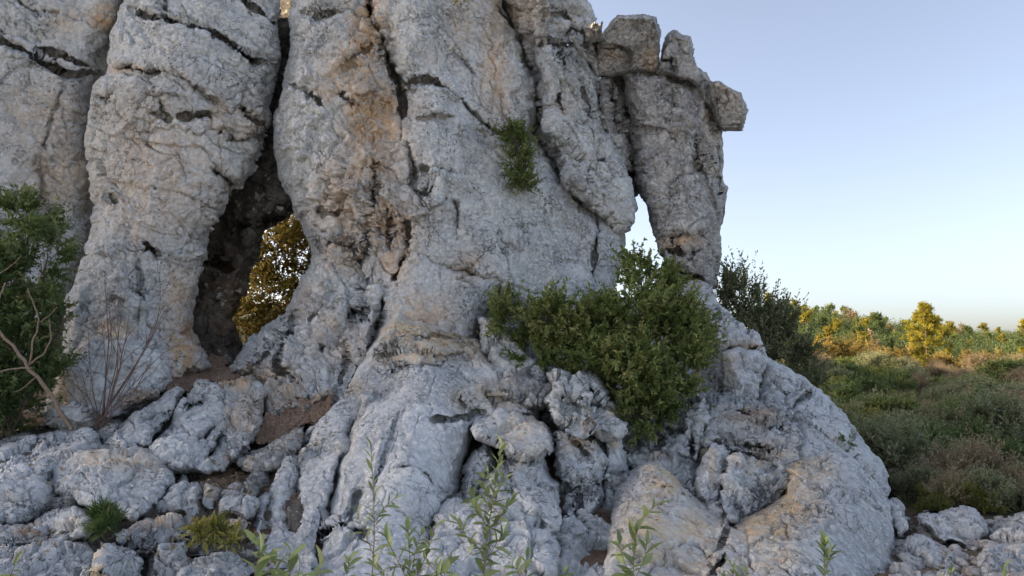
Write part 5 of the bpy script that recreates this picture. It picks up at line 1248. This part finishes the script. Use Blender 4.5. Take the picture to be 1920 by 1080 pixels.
def plant_tree(k, x, y, sc, zs=1.0):
    pr, lab = TREES[k]
    px = 960 + x / y * F_PX
    lab = lab.split(" of the wood")[0] + (" on the lower slope" if y < 70 else " halfway up the hill" if y < 110 else " near the hill crest")
    lab += " behind the upright grey bush" if px < 1540 else " behind the golden patch" if px < 1640 else " left of the tall pine" if px < 1715 else " behind the tall pine" if px < 1780 else " right of the tall pine" if px < 1860 else " at the right edge"
    loc = (x, y, tz(x, y) - 0.1); rz = RNG.uniform(0, 6.28)
    if k not in tused:
        tused.add(k); pr.location = loc; pr.scale = (sc, sc, sc * zs); pr["label"] = lab; pr["group"] = "trees of the wood on the far hill"; return
    dup(pr, loc, rz, sc, lab, "trees of the wood on the far hill", zs)
n = 0
Y = 47.0
while Y < 190:
    st = 1.8 + 0.022 * Y
    x = (1440 - 960) / F_PX * Y
    while x < 1960 / F_PX * Y - 960 / F_PX * Y + 3:
        px = 960 + x / Y * F_PX
        open_ = px > 1790 and Y < 120
        if n < 295 and not (abs(px - 1740) < 75 and Y < 80) and RNG.random() < (0.45 if open_ else 0.9):
            k = int(RNG.choice([0, 1, 2, 3], p=[.25, .3, .3, .15]))
            plant_tree(k, x + RNG.uniform(-1, 1), Y + RNG.uniform(-1.5, 1.5), RNG.uniform(0.6, 1.0) * (0.7 if open_ else 1.0) * (1.0 if Y < 75 else 1.25), RNG.uniform(0.85, 1.2)); n += 1
        x += st * RNG.uniform(0.7, 1.4)
    Y *= 1.085


# low growth covering the plain and the hillside
def ground_cover():
    rng = np.random.default_rng(5)
    m = 26000
    Yc = 7.2 * (30 / 7.2) ** rng.random(m)
    pxc = rng.uniform(1380, 1990, m)
    x = (pxc - 960) / F_PX * Yc
    keep = ~((Yc < 9.5) & (pxc < 1680)) & ~((Yc < 7.6) & (pxc < 1720))
    x, Yc = x[keep], Yc[keep]; m = len(x)
    z = terrain_z(x, Yc)
    s = 0.13 + 0.006 * Yc
    p = np.stack([x, Yc, z - 0.02], 1)
    out = []
    d = unit(np.array([0, 0, 1.0]) + rng.normal(size=(m, 3)) * 0.45)
    up = unit(rng.normal(size=(m, 3)))
    v, f, ti = leaf_arrays(p, d, up, s * rng.uniform(.6, 1.4, m), s * 0.13, rng, np.clip(0.5 + 0.3 * rng.normal(size=m), 0, 1))
    o = link("scrub_grass", mesh_np("scrub_grass", v, [f], {"tint": ti}, [LEAF_OLIVE], smooth=False))
    tag(o, kind="stuff")
ground_cover()
def far_wood():
    """the rest of the wood, too far off to tell tree from tree"""
    rng = np.random.default_rng(15)
    m = 4600
    Yc = 60.0 * (345 / 60.0) ** (rng.random(m) ** 0.85)
    pxc = rng.uniform(1400, 2000, m)
    keep = (pxc < 1800) | (Yc > 120) | (rng.random(m) < 0.5)
    Yc, pxc = Yc[keep], pxc[keep]; m = len(Yc)
    x = (pxc - 960) / F_PX * Yc
    z = terrain_z(x, Yc)
    h = rng.uniform(0.6, 2.0, m) * (0.85 + Yc / 260.0)
    k = 90
    u = unit(rng.normal(size=(m, k, 3)))
    rr = rng.random((m, k, 1)) ** 0.4
    c = np.stack([x, Yc, z + h * 0.55], 1)[:, None, :] + u * rr * np.stack([h * .36, h * .36, h * .60], 1)[:, None, :]
    d = unit(u + np.array([0, 0, .5]) + rng.normal(size=(m, k, 3)) * .4)
    ln = (0.11 + 0.05 * rng.random((m, k))) * (0.6 + 0.35 * h[:, None])
    tn = np.clip(0.45 + 0.25 * rng.normal(size=(m, 1)) + 0.12 * rng.normal(size=(m, k)), 0, 1)
    v, f, ti = leaf_arrays(c.reshape(-1, 3), d.reshape(-1, 3), unit(rng.normal(size=(m * k, 3))), ln.ravel(), ln.ravel() * 0.75, rng, tn.ravel())
    tag(link("far_wood", mesh_np("far_wood", v, [f], {"tint": ti}, [LEAF_DARK], smooth=False)), kind="stuff")
far_wood()
def dirt_stones():
    rng = np.random.default_rng(9)
    ico = bpy.data.meshes.new("tmp")
    import bmesh
    bm = bmesh.new(); bmesh.ops.create_icosphere(bm, subdivisions=2, radius=1.0)
    bv = np.array([v.co[:] for v in bm.verts]); bf = np.array([[v.index for v in f.verts] for f in bm.faces]); bm.free()
    bpy.data.meshes.remove(ico)
    parts = []
    for i in range(900):
        px = rng.uniform(-40, 720); Yc = rng.uniform(4.4, 8.6)
        if i > 600: px = rng.uniform(1640, 1960); Yc = rng.uniform(4.6, 7.0)
        x = (px - 960) / F_PX * Yc
        r = 0.012 + 0.06 * rng.random() ** 3
        v = bv * np.array([r * rng.uniform(.8, 1.4), r * rng.uniform(.8, 1.4), r * rng.uniform(.5, .9)]) * (1 + 0.35 * vnoise(bv * 1.5 + i * 3.1, 3))[:, None]
        parts.append((v + np.array([x, Yc, tz(x, Yc) + r * 0.2]), bf))
    v, f = join(parts)
    tag(link("gravel", mesh_np("gravel", v, [f], {"stain": np.full(len(v), 0.3)}, [ROCK_A])), kind="stuff")
dirt_stones()

# tell apart the plants that would otherwise read the same
ORD = ["leftmost", "second from left", "third from left", "fourth from left", "fifth from left", "sixth from left", "seventh from left", "eighth from left", "ninth from left", "tenth from left"]
by = {}
for o in bpy.data.objects:
    if "label" in o.keys() and str(o.get("group", "")).startswith(("shrubs of", "trees of")):
        by.setdefault(o["label"], []).append(o)
for lab, os_ in by.items():
    if 1 < len(os_) <= len(ORD):
        os_.sort(key=lambda o: o.location.x / o.location.y)
        for i, o in enumerate(os_):
            o["label"] = lab + ", " + ORD[i]

def leaf_litter():
    """fallen leaves and needles caught in the pockets and on the ledges"""
    rng = np.random.default_rng(33)
    dg = bpy.context.evaluated_depsgraph_get()
    pts, nr = [], []
    for (x0, y0, x1, y1, cnt) in ((455, 735, 625, 850, 420), (320, 675, 450, 730, 220), (380, 860, 480, 930, 160), (690, 615, 900, 670, 160), (60, 830, 480, 1040, 260), (880, 760, 1180, 830, 60), (1200, 840, 1500, 960, 120), (1300, 740, 1500, 800, 60)):
        for i in range(cnt):
            d = P(rng.uniform(x0, x1), rng.uniform(y0, y1), 5.0) - np.array([0, 0, CAM_Z])
            ok, loc, n, *_ = S.ray_cast(dg, Vector((0, 0, CAM_Z)), Vector(d).normalized())
            if ok and n.z > 0.35 and loc.y < 10.5:
                pts.append(loc[:]); nr.append(n[:])
    pts = np.array(pts); nr = np.array(nr); m = len(pts)
    d = unit(np.cross(nr, rng.normal(size=(m, 3))) + 0.15 * rng.normal(size=(m, 3)))
    ln = rng.uniform(0.025, 0.07, m)
    v, f, ti = leaf_arrays(pts + nr * 0.006, d, nr, ln, ln * rng.uniform(0.15, 0.5, m), rng, rng.random(m))
    tag(link("leaf_litter", mesh_np("leaf_litter", v, [f], {"tint": ti}, [LEAF_BROWN], smooth=False)), kind="stuff")
leaf_litter()
